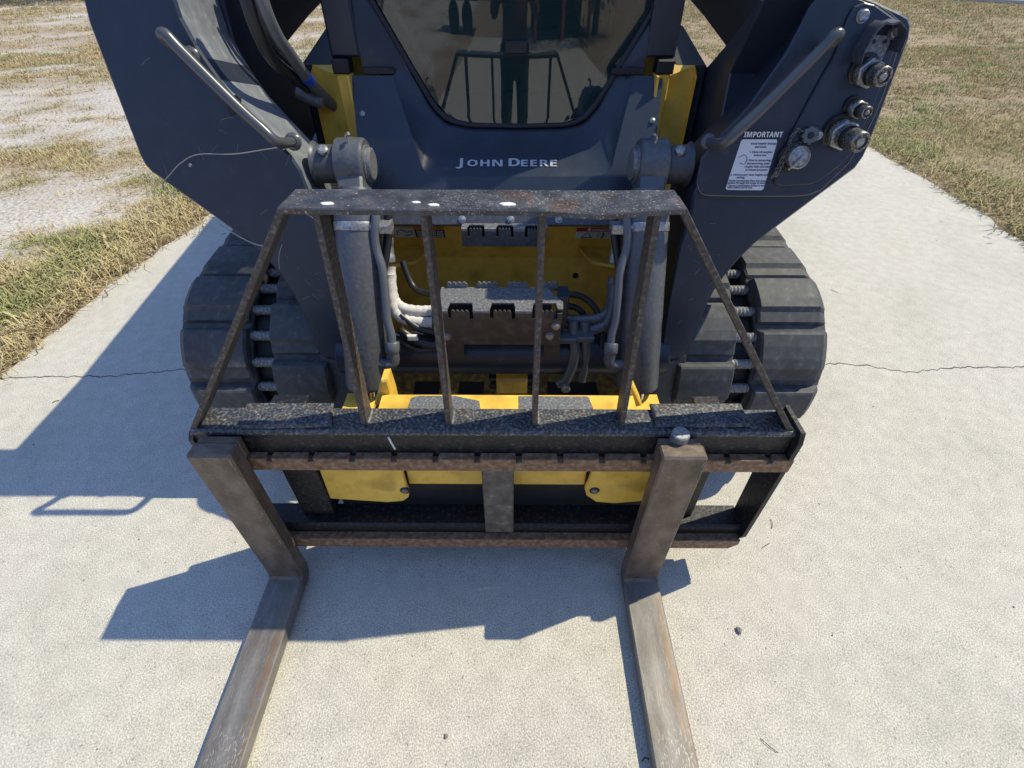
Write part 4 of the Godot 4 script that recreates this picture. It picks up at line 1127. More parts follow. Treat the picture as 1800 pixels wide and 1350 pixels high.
	for i in chain.size() - 1:
		var steps := int(ceil(Vector2(chain[i][0], chain[i][1]).distance_to(Vector2(chain[i + 1][0], chain[i + 1][1])) / 0.0065))
		for k in steps:
			var u := float(k) / steps
			var c := ap(lerpf(chain[i][0], chain[i + 1][0], u), lerpf(chain[i][1], chain[i + 1][1], u), 0.026)
			var dv := Vector3(chain[i + 1][0] - chain[i][0], chain[i + 1][1] - chain[i][1], 0).normalized()
			var sd := (dv.cross(out) if k % 2 == 0 else out).normalized()
			var ring := []
			for a in 9: ring.append(c + dv * cos(TAU * a / 8.0) * 0.0058 + sd * sin(TAU * a / 8.0) * 0.0034)
			cm.tube(ring, 0.0011, 4, 1)
	put("chain", cm.mesh(), M.coupler_steel, t)
	put("cap_pull", MB.new().tube([ap(0.69, 1.066, 0.047), ap(0.678, 1.05, 0.05), ap(0.667, 1.036, 0.04)], 0.0028, 8, 4, 0.0008).mesh(), M.zinc, cap)
	# plate and hood over the top coupler
	var pv := []
	for q in [[0.782, 1.3], [0.823, 1.297], [0.829, 1.285], [0.818, 1.235], [0.775, 1.235]]: pv.append(ap(q[0], q[1], 0.027))
	var bp := put("coupler_plate", MB.new().slab(pv, back * 0.006, 0.001).mesh(), M.bare_steel, t)
	for x in [0.793, 0.816]:
		put("plate_hole", MB.new().lathe([Vector2(0.0045, 0), Vector2(0.004, 0.0012), Vector2(0, 0.0012)], ap(x, 1.287, 0.027), out, 12).mesh(), M.grease_black, bp)
	var hood := []
	for k in 2:
		var off: float = [0.02, 0.062][k]
		var lift: float = [0.010, 0.0][k]
		var r := []
		for q in [[0.757, 1.245], [0.757, 1.268], [0.772, 1.305], [0.785, 1.316], [0.80, 1.314], [0.815, 1.318], [0.833, 1.305], [0.838, 1.29], [0.836, 1.266]]: r.append(ap(q[0], q[1] + lift, off))
		hood.append(r)
	put("coupler_hood", MB.new().thick(hood, Vector3(0.002, -0.004, 0.0), 1).mesh(), M.paint_worn, bp)
	# notice sticker
	var sp := []
	for q in [[0.553, 1.099], [0.634, 1.099], [0.637, 1.094], [0.630, 0.991], [0.626, 0.987], [0.538, 0.988], [0.534, 0.992], [0.549, 1.095]]: sp.append(ap(q[0], q[1], 0.0132))
	var st := put("notice_sticker", MB.new().slab(sp, back * 0.0012).mesh(), M.sticker_white, t)
	var hd := []
	for q in [[0.552, 1.1], [0.64, 1.1], [0.641, 1.117], [0.552, 1.119]]: hd.append(ap(q[0], q[1], 0.0134))
	put("sticker_header", MB.new().slab(hd, back * 0.0012).mesh(), M.sticker_black, st)
	var bas := Basis(Vector3(1, 0, 0), Vector3(0, 0.9701, -0.2425), Vector3(0, 0.2425, 0.9701))
	lettering("heading", "IMPORTANT", ap(0.599, 1.109, 0.0137), bas, 0.0115, M.ink_white, st)
	var lines := [["Avoid coupler damage", 0.605, 1.09], ["and leaks:", 0.60, 1.083], ["1. Clean all couplers", 0.603, 1.072], ["before use.", 0.603, 1.065], ["2. Prior to connecting/", 0.602, 1.054], ["disconnecting, push", 0.602, 1.047], ["coupler fully and twist", 0.602, 1.040], ["to release pressure.", 0.602, 1.033], ["3. Check proper hose lengths and", 0.586, 1.022], ["routing.", 0.566, 1.016], ["4. Verify attachment does not contact", 0.585, 1.0085], ["couplers through full range of motion.", 0.585, 1.0035], ["5. Connect attachment hoses to each", 0.583, 0.9975], ["other when not in use.", 0.57, 0.993]]
	for l in lines:
		lettering("small_print", l[0], ap(l[1], l[2], 0.0134), bas, 0.0042, M.ink, st)
	put("sticker_drawing", MB.new().tube([ap(0.552, 1.06, 0.0134), ap(0.563, 1.066, 0.0134), ap(0.572, 1.058, 0.0134), ap(0.568, 1.046, 0.0134), ap(0.556, 1.048, 0.0134)], 0.0008, 4, 4).mesh(), M.ink, st)

# the recess under the cab: yellow walls, torque tube, steps, hoses
func bay(t: Node3D) -> void:
	var wall := MB.new()
	wall.slab([v3(-0.48, 0.62, 1.6), v3(0.41, 0.62, 1.6), v3(0.41, 0.84, 1.5), v3(-0.48, 0.84, 1.5)], v3(0, 0, 0.012), 0.0)
	put("upper_bay_wall", wall.mesh(), M.yellow, t)
	put("bay_wall", MB.new().box(v3(-0.485, 0.22, 1.6), v3(0.415, 0.62, 1.63), 0.003).mesh(), M.yellow, t)
	for s in [-1, 1]:
		put("bay_side", MB.new().slab([v3(rel(s, 0.45), 0.22, 1.3), v3(rel(s, 0.45), 0.6, 1.42), v3(rel(s, 0.45), 0.84, 1.5), v3(rel(s, 0.45), 0.84, 1.62), v3(rel(s, 0.45), 0.22, 1.62)], Vector3(-0.012 * s, 0, 0), 0.002).mesh(), M.yellow, t)
		var rib := [v3(rel(s, 0.44), 0.665, 1.45), v3(rel(s, 0.31), 0.665, 1.45), v3(rel(s, 0.325), 0.63, 1.48), v3(rel(s, 0.345), 0.60, 1.5), v3(rel(s, 0.36), 0.5, 1.5), v3(rel(s, 0.44), 0.5, 1.5)]
		put("gusset", MB.new().slab([v3(rel(s, 0.44), 0.672, 1.42), v3(rel(s, 0.29), 0.672, 1.47), v3(rel(s, 0.28), 0.672, 1.5), v3(rel(s, 0.25), 0.672, 1.6), v3(rel(s, 0.44), 0.672, 1.6)], Vector3(0, -0.012, 0), 0.001).mesh(), M.yellow, t)
		put("bay_bolt", MB.new().cyl(v3(rel(s, 0.26), 0.545, 1.601), v3(rel(s, 0.26), 0.545, 1.594), 0.011, 14, 0.002).mesh(), M.dark, t)
	put("bay_floor", MB.new().slab([v3(-0.48, 0.25, 1.2), v3(0.41, 0.25, 1.2), v3(0.41, 0.3, 1.6), v3(-0.48, 0.3, 1.6)], Vector3(0, -0.015, 0), 0.0).mesh(), M.yellow_brown, t)
	for q in [[-0.36, -0.27], [-0.2, -0.11], [0.12, 0.3]]:
		put("floor_slot", MB.new().slab([v3(q[0], 0.263, 1.25), v3(q[1], 0.263, 1.25), v3(q[1], 0.268, 1.32), v3(q[0], 0.268, 1.32)], Vector3(0, -0.008, 0), 0.001).mesh(), M.dark, t)
	put("motor_housing", MB.new().box(v3(-0.06, 0.31, 1.2), v3(0.045, 0.38, 1.27), 0.012).mesh(), M.yellow, t)  # winch-like motor: yellow housing here, black barrel next
	put("motor_barrel", MB.new().lathe([Vector2(0.03, 0), Vector2(0.034, 0.005), Vector2(0.034, 0.15), Vector2(0.03, 0.155)], v3(-0.085, 0.345, 1.245), Vector3(1, 0, 0), 20).mesh(), M.grease_black, t)
	# torque tube between the arms
	put("torque_tube", MB.new().cyl(v3(rel(-1, 0.5), 0.51, 1.185), v3(rel(1, 0.5), 0.51, 1.185), 0.066, 36, 0.002).mesh(), M.paint, t)
	# serrated steps
	step(t, -0.207, 0.132, 0.735, 0.618, 1.085, 1.2, 3, true)
	step(t, -0.156, 0.098, 0.842, 0.782, 1.352, 1.40, 3, false)
	# legs and bolts of the lower step
	for x in [-0.19, 0.085]:
		put("step_leg", MB.new().box(v3(x, 0.56, 1.098), v3(x + 0.045, 0.63, 1.106), 0.001).mesh(), M.step_brown, t)
	for q in [[-0.187, 0.647], [0.113, 0.683], [0.098, 0.65]]:
		put("step_bolt", MB.new().lathe([Vector2(0.012, 0), Vector2(0.012, 0.002), Vector2(0.009, 0.002), Vector2(0.009, 0.008), Vector2(0.006, 0.01), Vector2(0, 0.01)], v3(q[0], q[1], 1.085), Vector3(0, 0, 1), 12).mesh(), M.zinc, t)
	put("step_bracket", MB.new().box(v3(0.122, 0.63, 1.14), v3(0.15, 0.74, 1.2), 0.003).mesh(), M.paint, t)
	# white sleeved hoses on the left; on the right shade is painted in grey
	for s in [-1, 1]:
		for q in [[[0.318, 0.775, 1.24], [0.318, 0.72, 1.213], [0.31, 0.685, 1.2], [0.285, 0.668, 1.19], [0.245, 0.66, 1.19], [0.208, 0.658, 1.195]], [[0.32, 0.76, 1.225], [0.319, 0.70, 1.198], [0.306, 0.66, 1.178], [0.28, 0.644, 1.17], [0.24, 0.636, 1.168], [0.205, 0.634, 1.17]]]:
			var pts := []
			for k in q: pts.append(v3(rel(s, k[0]), k[1] - (0.03 if s > 0 else 0.0), k[2]))
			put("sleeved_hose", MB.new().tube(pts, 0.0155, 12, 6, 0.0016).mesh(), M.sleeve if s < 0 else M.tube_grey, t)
			put("hose_end", MB.new().tube([pts[5], pts[5] + Vector3(-s * 0.05, 0.004, -0.01), pts[5] + Vector3(-s * 0.1, 0.0, -0.03)], 0.0135, 10, 4).mesh(), M.tube_grey, t)
		put("hose_fitting", MB.new().lathe([Vector2(0.013, 0), Vector2(0.017, 0.003), Vector2(0.017, 0.03), Vector2(0.013, 0.032), Vector2(0.013, 0.04), Vector2(0.0155, 0.042), Vector2(0.0155, 0.055), Vector2(0.014, 0.058), Vector2(0.014, 0.085), Vector2(0.016, 0.088), Vector2(0.016, 0.105)], v3(rel(s, 0.317), 0.885, 1.285), Vector3(0, -0.92, 0.36), 6).mesh(), M.zinc, t)
	put("cable_bundle", MB.new().tube([v3(-0.33, 0.63, 1.14), v3(-0.29, 0.60, 1.13), v3(-0.25, 0.59, 1.12), v3(-0.2, 0.585, 1.12)], 0.013, 8, 5, 0.002).mesh(), M.hose, t)
	put("cable_plug", MB.new().box(v3(-0.305, 0.612, 1.108), v3(-0.275, 0.63, 1.12), 0.003).mesh(), M.chip_white, t)
	for q in [[[0.17, 0.64, 1.17], [0.18, 0.55, 1.13], [0.165, 0.46, 1.125], [0.14, 0.43, 1.13]], [[0.205, 0.64, 1.17], [0.215, 0.55, 1.14], [0.21, 0.45, 1.125]]]:
		var pts := []
		for k in q: pts.append(v3(k[0], k[1], k[2]))
		put("bay_hose", MB.new().tube(pts, 0.016, 12, 6).mesh(), M.tube_grey, t)
	for q in [[[0.14, 0.705, 1.215], [0.2, 0.69, 1.22], [0.245, 0.65, 1.2], [0.262, 0.58, 1.16], [0.25, 0.5, 1.13]], [[0.13, 0.675, 1.2], [0.19, 0.655, 1.21], [0.225, 0.6, 1.19], [0.235, 0.52, 1.14]], [[-0.2, 0.71, 1.22], [-0.25, 0.695, 1.23], [-0.3, 0.7, 1.26], [-0.33, 0.76, 1.3]], [[-0.34, 0.6, 1.13], [-0.28, 0.575, 1.115], [-0.22, 0.583, 1.115], [-0.17, 0.6, 1.12]], [[-0.33, 0.66, 1.17], [-0.27, 0.622, 1.15], [-0.2, 0.61, 1.15]]]:
		var pts := []
		for k in q: pts.append(v3(k[0], k[1], k[2]))
		put("bay_hose", MB.new().tube(pts, 0.0095, 10, 6).mesh(), M.hose, t)
	for q in [[0.155, 0.595], [0.205, 0.6]]:
		put("hose_strap", MB.new().box(v3(q[0] - 0.025, q[1], 1.118), v3(q[0] + 0.025, q[1] + 0.018, 1.165), 0.003).mesh(), M.tube_grey, t)
	put("bay_clamp", MB.new().cyl(v3(0.16, 0.435, 1.115), v3(0.16, 0.435, 1.095), 0.014, 12, 0.003).mesh(), M.zinc, t)
	# warning decals on the yellow wall
	var z := func(x: float, h: float, off: float) -> Vector3:
		return v3(x, h, 1.5 + (0.84 - h) / 0.22 * 0.1 - off)
	var bas := Basis(Vector3(1, 0, 0), Vector3(0, 0.91, 0.414), Vector3(0, -0.414, 0.91))
	var dl := put("warning_decal", MB.new().slab([z.call(-0.405, 0.758, 0.003), z.call(-0.335, 0.758, 0.003), z.call(-0.335, 0.715, 0.003), z.call(-0.405, 0.715, 0.003)], v3(0, 0, 0.002)).mesh(), M.sticker_white, t)
	put("decal_block", MB.new().slab([z.call(-0.333, 0.748, 0.003), z.call(-0.235, 0.748, 0.003), z.call(-0.235, 0.715, 0.003), z.call(-0.333, 0.715, 0.003)], v3(0, 0, 0.002)).mesh(), M.sticker_black, dl)
	lettering("heading", "▲ WARNING", z.call(-0.285, 0.756, 0.004), bas, 0.012, M.ink_orange, dl)
	for k in 4:
		lettering("small_print", ["Keep clear of lift arms", "Stay clear of the arms", "and attachment when", "the engine is running"][k], z.call(-0.284, 0.743 - k * 0.0075, 0.0035), bas, 0.006, M.ink_white, dl)
	put("decal_drawing", MB.new().tube([z.call(-0.395, 0.725, 0.004), z.call(-0.39, 0.74, 0.004), z.call(-0.375, 0.748, 0.004), z.call(-0.362, 0.738, 0.004), z.call(-0.345, 0.744, 0.004), z.call(-0.348, 0.728, 0.004), z.call(-0.37, 0.724, 0.004)], 0.0015, 4, 4).mesh(), M.ink, dl)
	var dr := put("danger_decal", MB.new().slab([z.call(0.205, 0.742, 0.003), z.call(0.33, 0.742, 0.003), z.call(0.33, 0.712, 0.003), z.call(0.205, 0.712, 0.003)], v3(0, 0, 0.002)).mesh(), M.sticker_white, t)
	put("decal_block", MB.new().slab([z.call(0.205, 0.757, 0.003), z.call(0.33, 0.757, 0.003), z.call(0.33, 0.743, 0.003), z.call(0.205, 0.743, 0.003)], v3(0, 0, 0.002)).mesh(), M.ink_red, dr)
	lettering("heading", "▲ DANGER", z.call(0.278, 0.750, 0.0036), bas, 0.010, M.ink_white, dr)
	put("decal_drawing", MB.new().tube([z.call(0.225, 0.716, 0.004), z.call(0.243, 0.738, 0.004), z.call(0.261, 0.716, 0.004), z.call(0.225, 0.716, 0.004)], 0.0014, 4, 1).mesh(), M.ink, dr)
	put("decal_drawing", MB.new().tube([z.call(0.281, 0.741, 0.004), z.call(0.281, 0.713, 0.004)], 0.001, 4, 1).mesh(), M.ink, dr)
	put("decal_drawing", MB.new().tube([z.call(0.297, 0.737, 0.004), z.call(0.298, 0.726, 0.004), z.call(0.294, 0.715, 0.004)], 0.003, 5, 3).mesh(), M.ink, dr)

func step(t: Node3D, xa: float, xb: float, ht: float, hb: float, df: float, db: float, n: int, big: bool) -> void:
	# front plate with notches that leave serrated tabs standing, and a tread with matching cut-outs
	var w := xb - xa
	var cut := 0.2 * w
	var deep := 0.034 if big else 0.02
	var tread := [v3(xa, ht, db), v3(xa, ht, df + 0.006)]
	var front := [v3(xa, hb, df), v3(xa, ht - 0.012, df)]
	for k in n:
		var c := xa + w * (k + 0.5) / n + (0.006 if big else 0.0)
		tread.append_array([v3(c - cut / 2, ht, df + 0.006), v3(c - cut / 2 + 0.004, ht, df + deep), v3(c + cut / 2 - 0.004, ht, df + deep), v3(c + cut / 2, ht, df + 0.006)])
		var q := cut * 0.36
		front.append_array([v3(c - cut / 2, ht - 0.012, df), v3(c - cut / 2, ht - 0.03, df), v3(c - q, ht - 0.03, df)])
		for j in 4:
			var x := c - q + 2.0 * q * j / 4.0
			front.append_array([v3(x, ht - 0.006, df), v3(x + q * 0.18, ht - 0.002, df), v3(x + q * 0.36, ht - 0.006, df), v3(x + q * 0.44, ht - 0.012, df)])
		front.append_array([v3(c + q, ht - 0.008, df), v3(c + q, ht - 0.03, df), v3(c + cut / 2, ht - 0.03, df), v3(c + cut / 2, ht - 0.012, df)])
	tread.append_array([v3(xb - 0.002, ht, df + 0.006), v3(xb, ht, lerpf(df, db, 0.35)), v3(xb - (0.04 if big else 0.0), ht, db)])
	front.append_array([v3(xb - 0.004, ht - 0.012, df), v3(xb - 0.006, hb, df)])
	var o := put("step", MB.new().slab(tread, Vector3(0, -0.006, 0), 0.001).mesh(), M.bare_steel, t)
	put("front_plate", MB.new().slab(front, v3(0, 0, 0.006), 0.0006).mesh(), M.step_brown if big else M.paint_worn, o)
	var bar := []
	put("nosing", MB.new().slab([v3(xa, ht - 0.0005, df + 0.007), v3(xa, ht - 0.005, df + 0.0005), v3(xa, ht - 0.0125, df + 0.0005), v3(xa, ht - 0.0125, df + 0.007)], Vector3(w * (0.5 / n) - cut / 2 + (0.006 if big else 0.0), 0, 0)).mesh(), M.bare_steel, o)
	for k in n - 1:
		var c0 := xa + w * (k + 0.5) / n + cut / 2 + (0.006 if big else 0.0)
		put("nosing", MB.new().slab([v3(c0, ht - 0.0005, df + 0.007), v3(c0, ht - 0.005, df + 0.0005), v3(c0, ht - 0.0125, df + 0.0005), v3(c0, ht - 0.0125, df + 0.007)], Vector3(w / n - cut, 0, 0)).mesh(), M.bare_steel, o)
	# serrated tabs along the back edge
	for k in (4 if big else 3):
		var c := xa + w * (k + 0.4) / (4 if big else n) + 0.012
		var q := cut * 0.42
		var tab := [v3(c - q, ht - 0.01, db - 0.004), v3(c - q, ht + 0.012, db - 0.004)]
		for j in 4:
			var x := c - q + 2.0 * q * j / 4.0
			tab.append_array([v3(x + q * 0.1, ht + 0.017, db - 0.004), v3(x + q * 0.28, ht + 0.017, db - 0.004), v3(x + q * 0.42, ht + 0.012, db - 0.004)])
		tab.append_array([v3(c + q, ht + 0.012, db - 0.004), v3(c + q, ht - 0.01, db - 0.004)])
		put("serrated_tab", MB.new().slab(tab, v3(0, 0, 0.006), 0.0006).mesh(), M.bare_steel, o)
	put("step_body", MB.new().box(v3(xa + 0.004, hb + 0.004, df + 0.045), v3(xb - 0.03, ht - 0.0065, db - 0.006), 0.002).mesh(), M.dark, o)

# ------------------------------------------------------------------ vegetation
func tuft(sd: int, blades: int, spread: float, tall: float, lay := 1.0, thin := 1.0) -> ArrayMesh:
	var r := RandomNumberGenerator.new()
	r.seed = sd
	var st := SurfaceTool.new()
	st.begin(Mesh.PRIMITIVE_TRIANGLES)
	for i in blades:
		var a := r.randf() * TAU
		var p := Vector3(cos(a), 0, sin(a)) * r.randf() * spread
		var lean := Vector3(cos(a + r.randf_range(-1.2, 1.2)), 0, sin(a + r.randf_range(-1.2, 1.2))) * r.randf_range(0.2, 1.3) * tall * lay
		var h := tall * r.randf_range(0.45, 1.0)
		var w := r.randf_range(0.0016, 0.0034) * thin
		var sd2 := Vector3(-lean.z, 0, lean.x).normalized() * w
		var m := p + lean * 0.4 + Vector3(0, h * 0.75, 0)
		var e := p + lean + Vector3(0, h * r.randf_range(0.5, 1.0), 0)
		var c := Color.WHITE * r.randf_range(0.75, 1.2)
		st.set_color(Color(c.r, c.g, c.b))
		for q in [p - sd2, p + sd2, m + sd2 * 0.8, p - sd2, m + sd2 * 0.8, m - sd2 * 0.8, m - sd2 * 0.8, m + sd2 * 0.8, e]:
			st.add_vertex(q)
	st.generate_normals()
	return st.commit()

func grass() -> void:
	var r := RandomNumberGenerator.new()
	r.seed = 77
	var places := {"left": [], "right": []}
	for side in ["left", "right"]:
		for zone in [[0.9, 3.2, 1500], [3.2, 6.0, 1000], [6.0, 11.0, 330], [11.0, 21.0, 90]]:
			var x0: float = -2.9 - zone[1] * 0.95 if side == "left" else 3.3
			var x1: float = -2.15 if side == "left" else 4.3 + zone[1] * 0.75
			var count := int((x1 - x0) * (zone[1] - zone[0]) * zone[2])
			for i in count:
				var x := r.randf_range(x0, x1)
				var d := r.randf_range(zone[0], zone[1])
				var off := edge_l(d) - x if side == "left" else x - edge_r(d)
				if off < -0.09 + 0.16 * sqrt(r.randf()): continue
				if side == "left" and -x > 1.0 + d * 1.35 + 1.0: continue
				if side == "right" and x > 2.0 + d * 1.15: continue
				var k := soil_kind(x, d)
				if r.randf() < minf(k * 1.15 - 0.1, 0.93): continue
				places[side].append([x, d, off, k])
	for side in ["left", "right"]:
		for kind in 3:
			var mm := MultiMesh.new()
			mm.transform_format = MultiMesh.TRANSFORM_3D
			mm.use_colors = true
			mm.mesh = tuft(5, 9, 0.035, 0.036) if kind == 0 else tuft(8, 8, 0.05, 0.05) if kind == 1 else tuft(9, 6, 0.06, 0.062, 1.5, 0.6)
			var list := []
			for i in places[side].size():
				var which := 2 if i % 4 == 3 and places[side][i][1] < 6.0 and places[side][i][2] < 2.2 else 1 if i % 3 == 2 else 0
				if which == kind: list.append(places[side][i])
			mm.instance_count = list.size()
			for i in list.size():
				var q: Array = list[i]
				var s := r.randf_range(0.6, 1.25) * (1.0 + clampf((q[1] - 5.0) * 0.07, 0.0, 0.8))
				if q[2] < 0.55 and q[1] < 5.0: s *= 1.35
				var hh := s * r.randf_range(0.6, 1.2) * (0.75 if q[3] > 0.5 else 1.0)
				var b := Basis(Vector3.UP, r.randf() * TAU) * Basis.from_scale(Vector3(s, hh, s))
				mm.set_instance_transform(i, Transform3D(b, Vector3(q[0], 0.005, -q[1])))
				var green: float = hue.get_noise_2d(q[0] * 16.0, q[1] * 16.0) * 1.5 + r.randf_range(-0.35, 0.35)
				if side == "left":
					green += 0.75 * exp(-pow((q[2] - 0.38) / 0.26, 2.0)) - (0.5 if q[2] < 0.12 else 0.0) - 0.1
				else:
					green += 0.02 if q[2] > 0.2 else -0.45
				green = clampf(green + 0.08, 0.0, 1.0)
				var straw := Color(.62, .5, .27).lerp(Color(.42, .32, .17), r.randf())
				if side == "right": straw = Color(.5, .405, .2).lerp(Color(.32, .245, .125), r.randf())
				if kind == 2: straw = Color(.7, .6, .33).lerp(Color(.55, .46, .22), r.randf()) if side == "left" else Color(.55, .47, .24)
				var c := straw.lerp(Color(.2, .26, .075).lerp(Color(.33, .34, .12), r.randf()), green)
				mm.set_instance_color(i, c)
			var o := MultiMeshInstance3D.new()
			o.name = ["dry_grass", "tall_grass", "long_grass"][kind]
			o.multimesh = mm
			o.material_override = M.blade
			o.set_meta("kind", "stuff")
			add_child(o, true)

func tree(at: Vector3, size: float, label: String, sd: int, low := 0.35) -> void:
	var t := thing("tree", label, "tree", at, "trees round the lot")
	var r := RandomNumberGenerator.new()
	r.seed = sd
	var tm := MB.new()
	tm.tube([at, at + Vector3(0.1, size * 0.3, 0), at + Vector3(-0.1, size * 0.6, 0.1)], size * 0.03, 10, 4)
	for i in 6:
		var a := TAU * i / 6.0 + r.randf()
		tm.tube([at + Vector3(0, size * (0.25 + 0.05 * i), 0), at + Vector3(cos(a) * size * 0.15, size * (0.42 + 0.05 * i), sin(a) * size * 0.15), at + Vector3(cos(a) * size * 0.3, size * (0.5 + 0.05 * i), sin(a) * size * 0.3)], size * 0.011, 7, 3)
	put("trunk", tm.mesh(), M.bark, t)
	var st := SurfaceTool.new()
	st.begin(Mesh.PRIMITIVE_TRIANGLES)
	var clumps := []
	for i in 34:
		var a := r.randf() * TAU
		var e := r.randf_range(low, 1.0)
		var rad := size * 0.42 * sqrt(maxf(0.05, 1.0 - pow((e - 0.58) / 0.5, 2.0))) * r.randf_range(0.35, 1.0)
		clumps.append([at + Vector3(cos(a) * rad, e * size, sin(a) * rad), size * r.randf_range(0.07, 0.14)])
	for c in clumps:
		for k in 170:
			var dv: Vector3 = Vector3(r.randfn(), r.randfn() * 0.7, r.randfn()) * c[1] * 0.6
			var p: Vector3 = c[0] + dv
			var u := Vector3(r.randfn(), r.randfn(), r.randfn()).normalized() * size * 0.014
			var w := u.cross(Vector3(r.randfn(), r.randfn(), r.randfn()).normalized()) * 0.6
			for q in [p - u, p + w, p + u, p - u, p + u, p - w]: st.add_vertex(q)
	st.generate_normals()
	put("crown", st.commit(), M.leaf, t)

func surroundings() -> void:
	# far left: trees that shade the ground; far right: pale track and brush beyond the grass
	tree(Vector3(-13.5, 0, -21.5), 6.5, "leafy tree at the far left edge behind the bare dirt", 1, 0.2)
	tree(Vector3(-18.0, 0, -21.0), 7.0, "big tree at the far left corner of the lot", 2, 0.15)
	tree(Vector3(-21.5, 0, -24.0), 6.0, "bushy tree behind the big tree at far left", 3, 0.15)
	tree(Vector3(18.5, 0, -25.0), 5.0, "low dark tree beyond the pale track at far right", 4, 0.12)
	tree(Vector3(23.5, 0, -23.0), 6.0, "dark tree at the far right corner beyond the pale track", 5, 0.12)
	tree(Vector3(13.5, 0, -29.0), 6.0, "tree behind the loader's right arm beyond the grass field", 6, 0.12)
	var kerb := MB.new()
	for q in [[11.0, 23.4, 14.2, 21.6], [14.25, 21.57, 16.2, 19.1], [16.25, 19.05, 18.4, 16.5]]:
		var a := v3(q[0], 0.03, q[1])
		var b := v3(q[2], 0.03, q[3])
		var sd := (b - a).cross(Vector3.UP).normalized() * 0.12
		kerb.slab([a - sd + Vector3(0, 0.1, 0), b - sd + Vector3(0, 0.1, 0), b + sd + Vector3(0, 0.1, 0), a + sd + Vector3(0, 0.1, 0)], Vector3(0, -0.16, 0), 0.02)
	tag(put("landscape_timber", kerb.mesh(), M.concrete), "pale low border of laid beams along the far edge of the right field", "border")
	# behind the viewer, mirrored in the windscreen
	tree(Vector3(4.6, 0, 8.6), 6.0, "broad tree behind the viewer to the right", 11, 0.1)
	tree(Vector3(1.5, 0, 19.0), 9.0, "tall tree straight behind the viewer", 12, 0.2)
	tree(Vector3(-11.0, 0, 20.0), 7.0, "tree behind the viewer to the left", 13, 0.2)
	var sh := thing("open_shed", "open shed with an orange-red metal roof behind the viewer", "shed", Vector3(2.6, 0, 9.6))
	put("roof", MB.new().slab([Vector3(1.0, 1.9, 8.2), Vector3(4.2, 1.9, 8.2), Vector3(4.2, 2.6, 10.2), Vector3(1.0, 2.6, 10.2)], Vector3(0, 0.06, 0), 0.0).mesh(), M.roof_red, sh)
	for x in [1.1, 2.6, 4.1]:
		put("post", MB.new().box(Vector3(x - 0.08, 0, 8.3), Vector3(x + 0.08, 1.9, 8.46), 0.01).mesh(), M.roof_red, sh)
	put("back_wall", MB.new().box(Vector3(1.0, 0, 10.1), Vector3(4.2, 2.5, 10.2), 0.01).mesh(), M.dark, sh)
	put("floor", MB.new().box(Vector3(1.0, 0.0, 8.6), Vector3(4.2, 0.06, 10.1), 0.01).mesh(), M.dark, sh)
	var tr := thing("flat_trailer", "dark flat trailer parked on the grass behind the viewer", "trailer", Vector3(-3.2, 0, 9.5))
	put("deck", MB.new().box(Vector3(-4.2, 0.6, 8.8), Vector3(-2.0, 0.72, 10.2), 0.01).mesh(), M.dark, tr)
	put("rail", MB.new().box(Vector3(-4.2, 0.95, 8.8), Vector3(-2.0, 1.0, 8.86), 0.01).mesh(), M.dark, tr)
	for x in [-4.1, -3.1, -2.1]: put("stake", MB.new().box(Vector3(x, 0.72, 8.8), Vector3(x + 0.06, 0.96, 8.86), 0.004).mesh(), M.dark, tr)
	for x in [-3.5, -2.7]: put("wheel", MB.new().lathe([Vector2(0.15, 0), Vector2(0.3, 0.02), Vector2(0.3, 0.18), Vector2(0.15, 0.2)], Vector3(x, 0.3, 8.9), Vector3(0, 0, 1), 20).mesh(), M.black_rubber, tr)

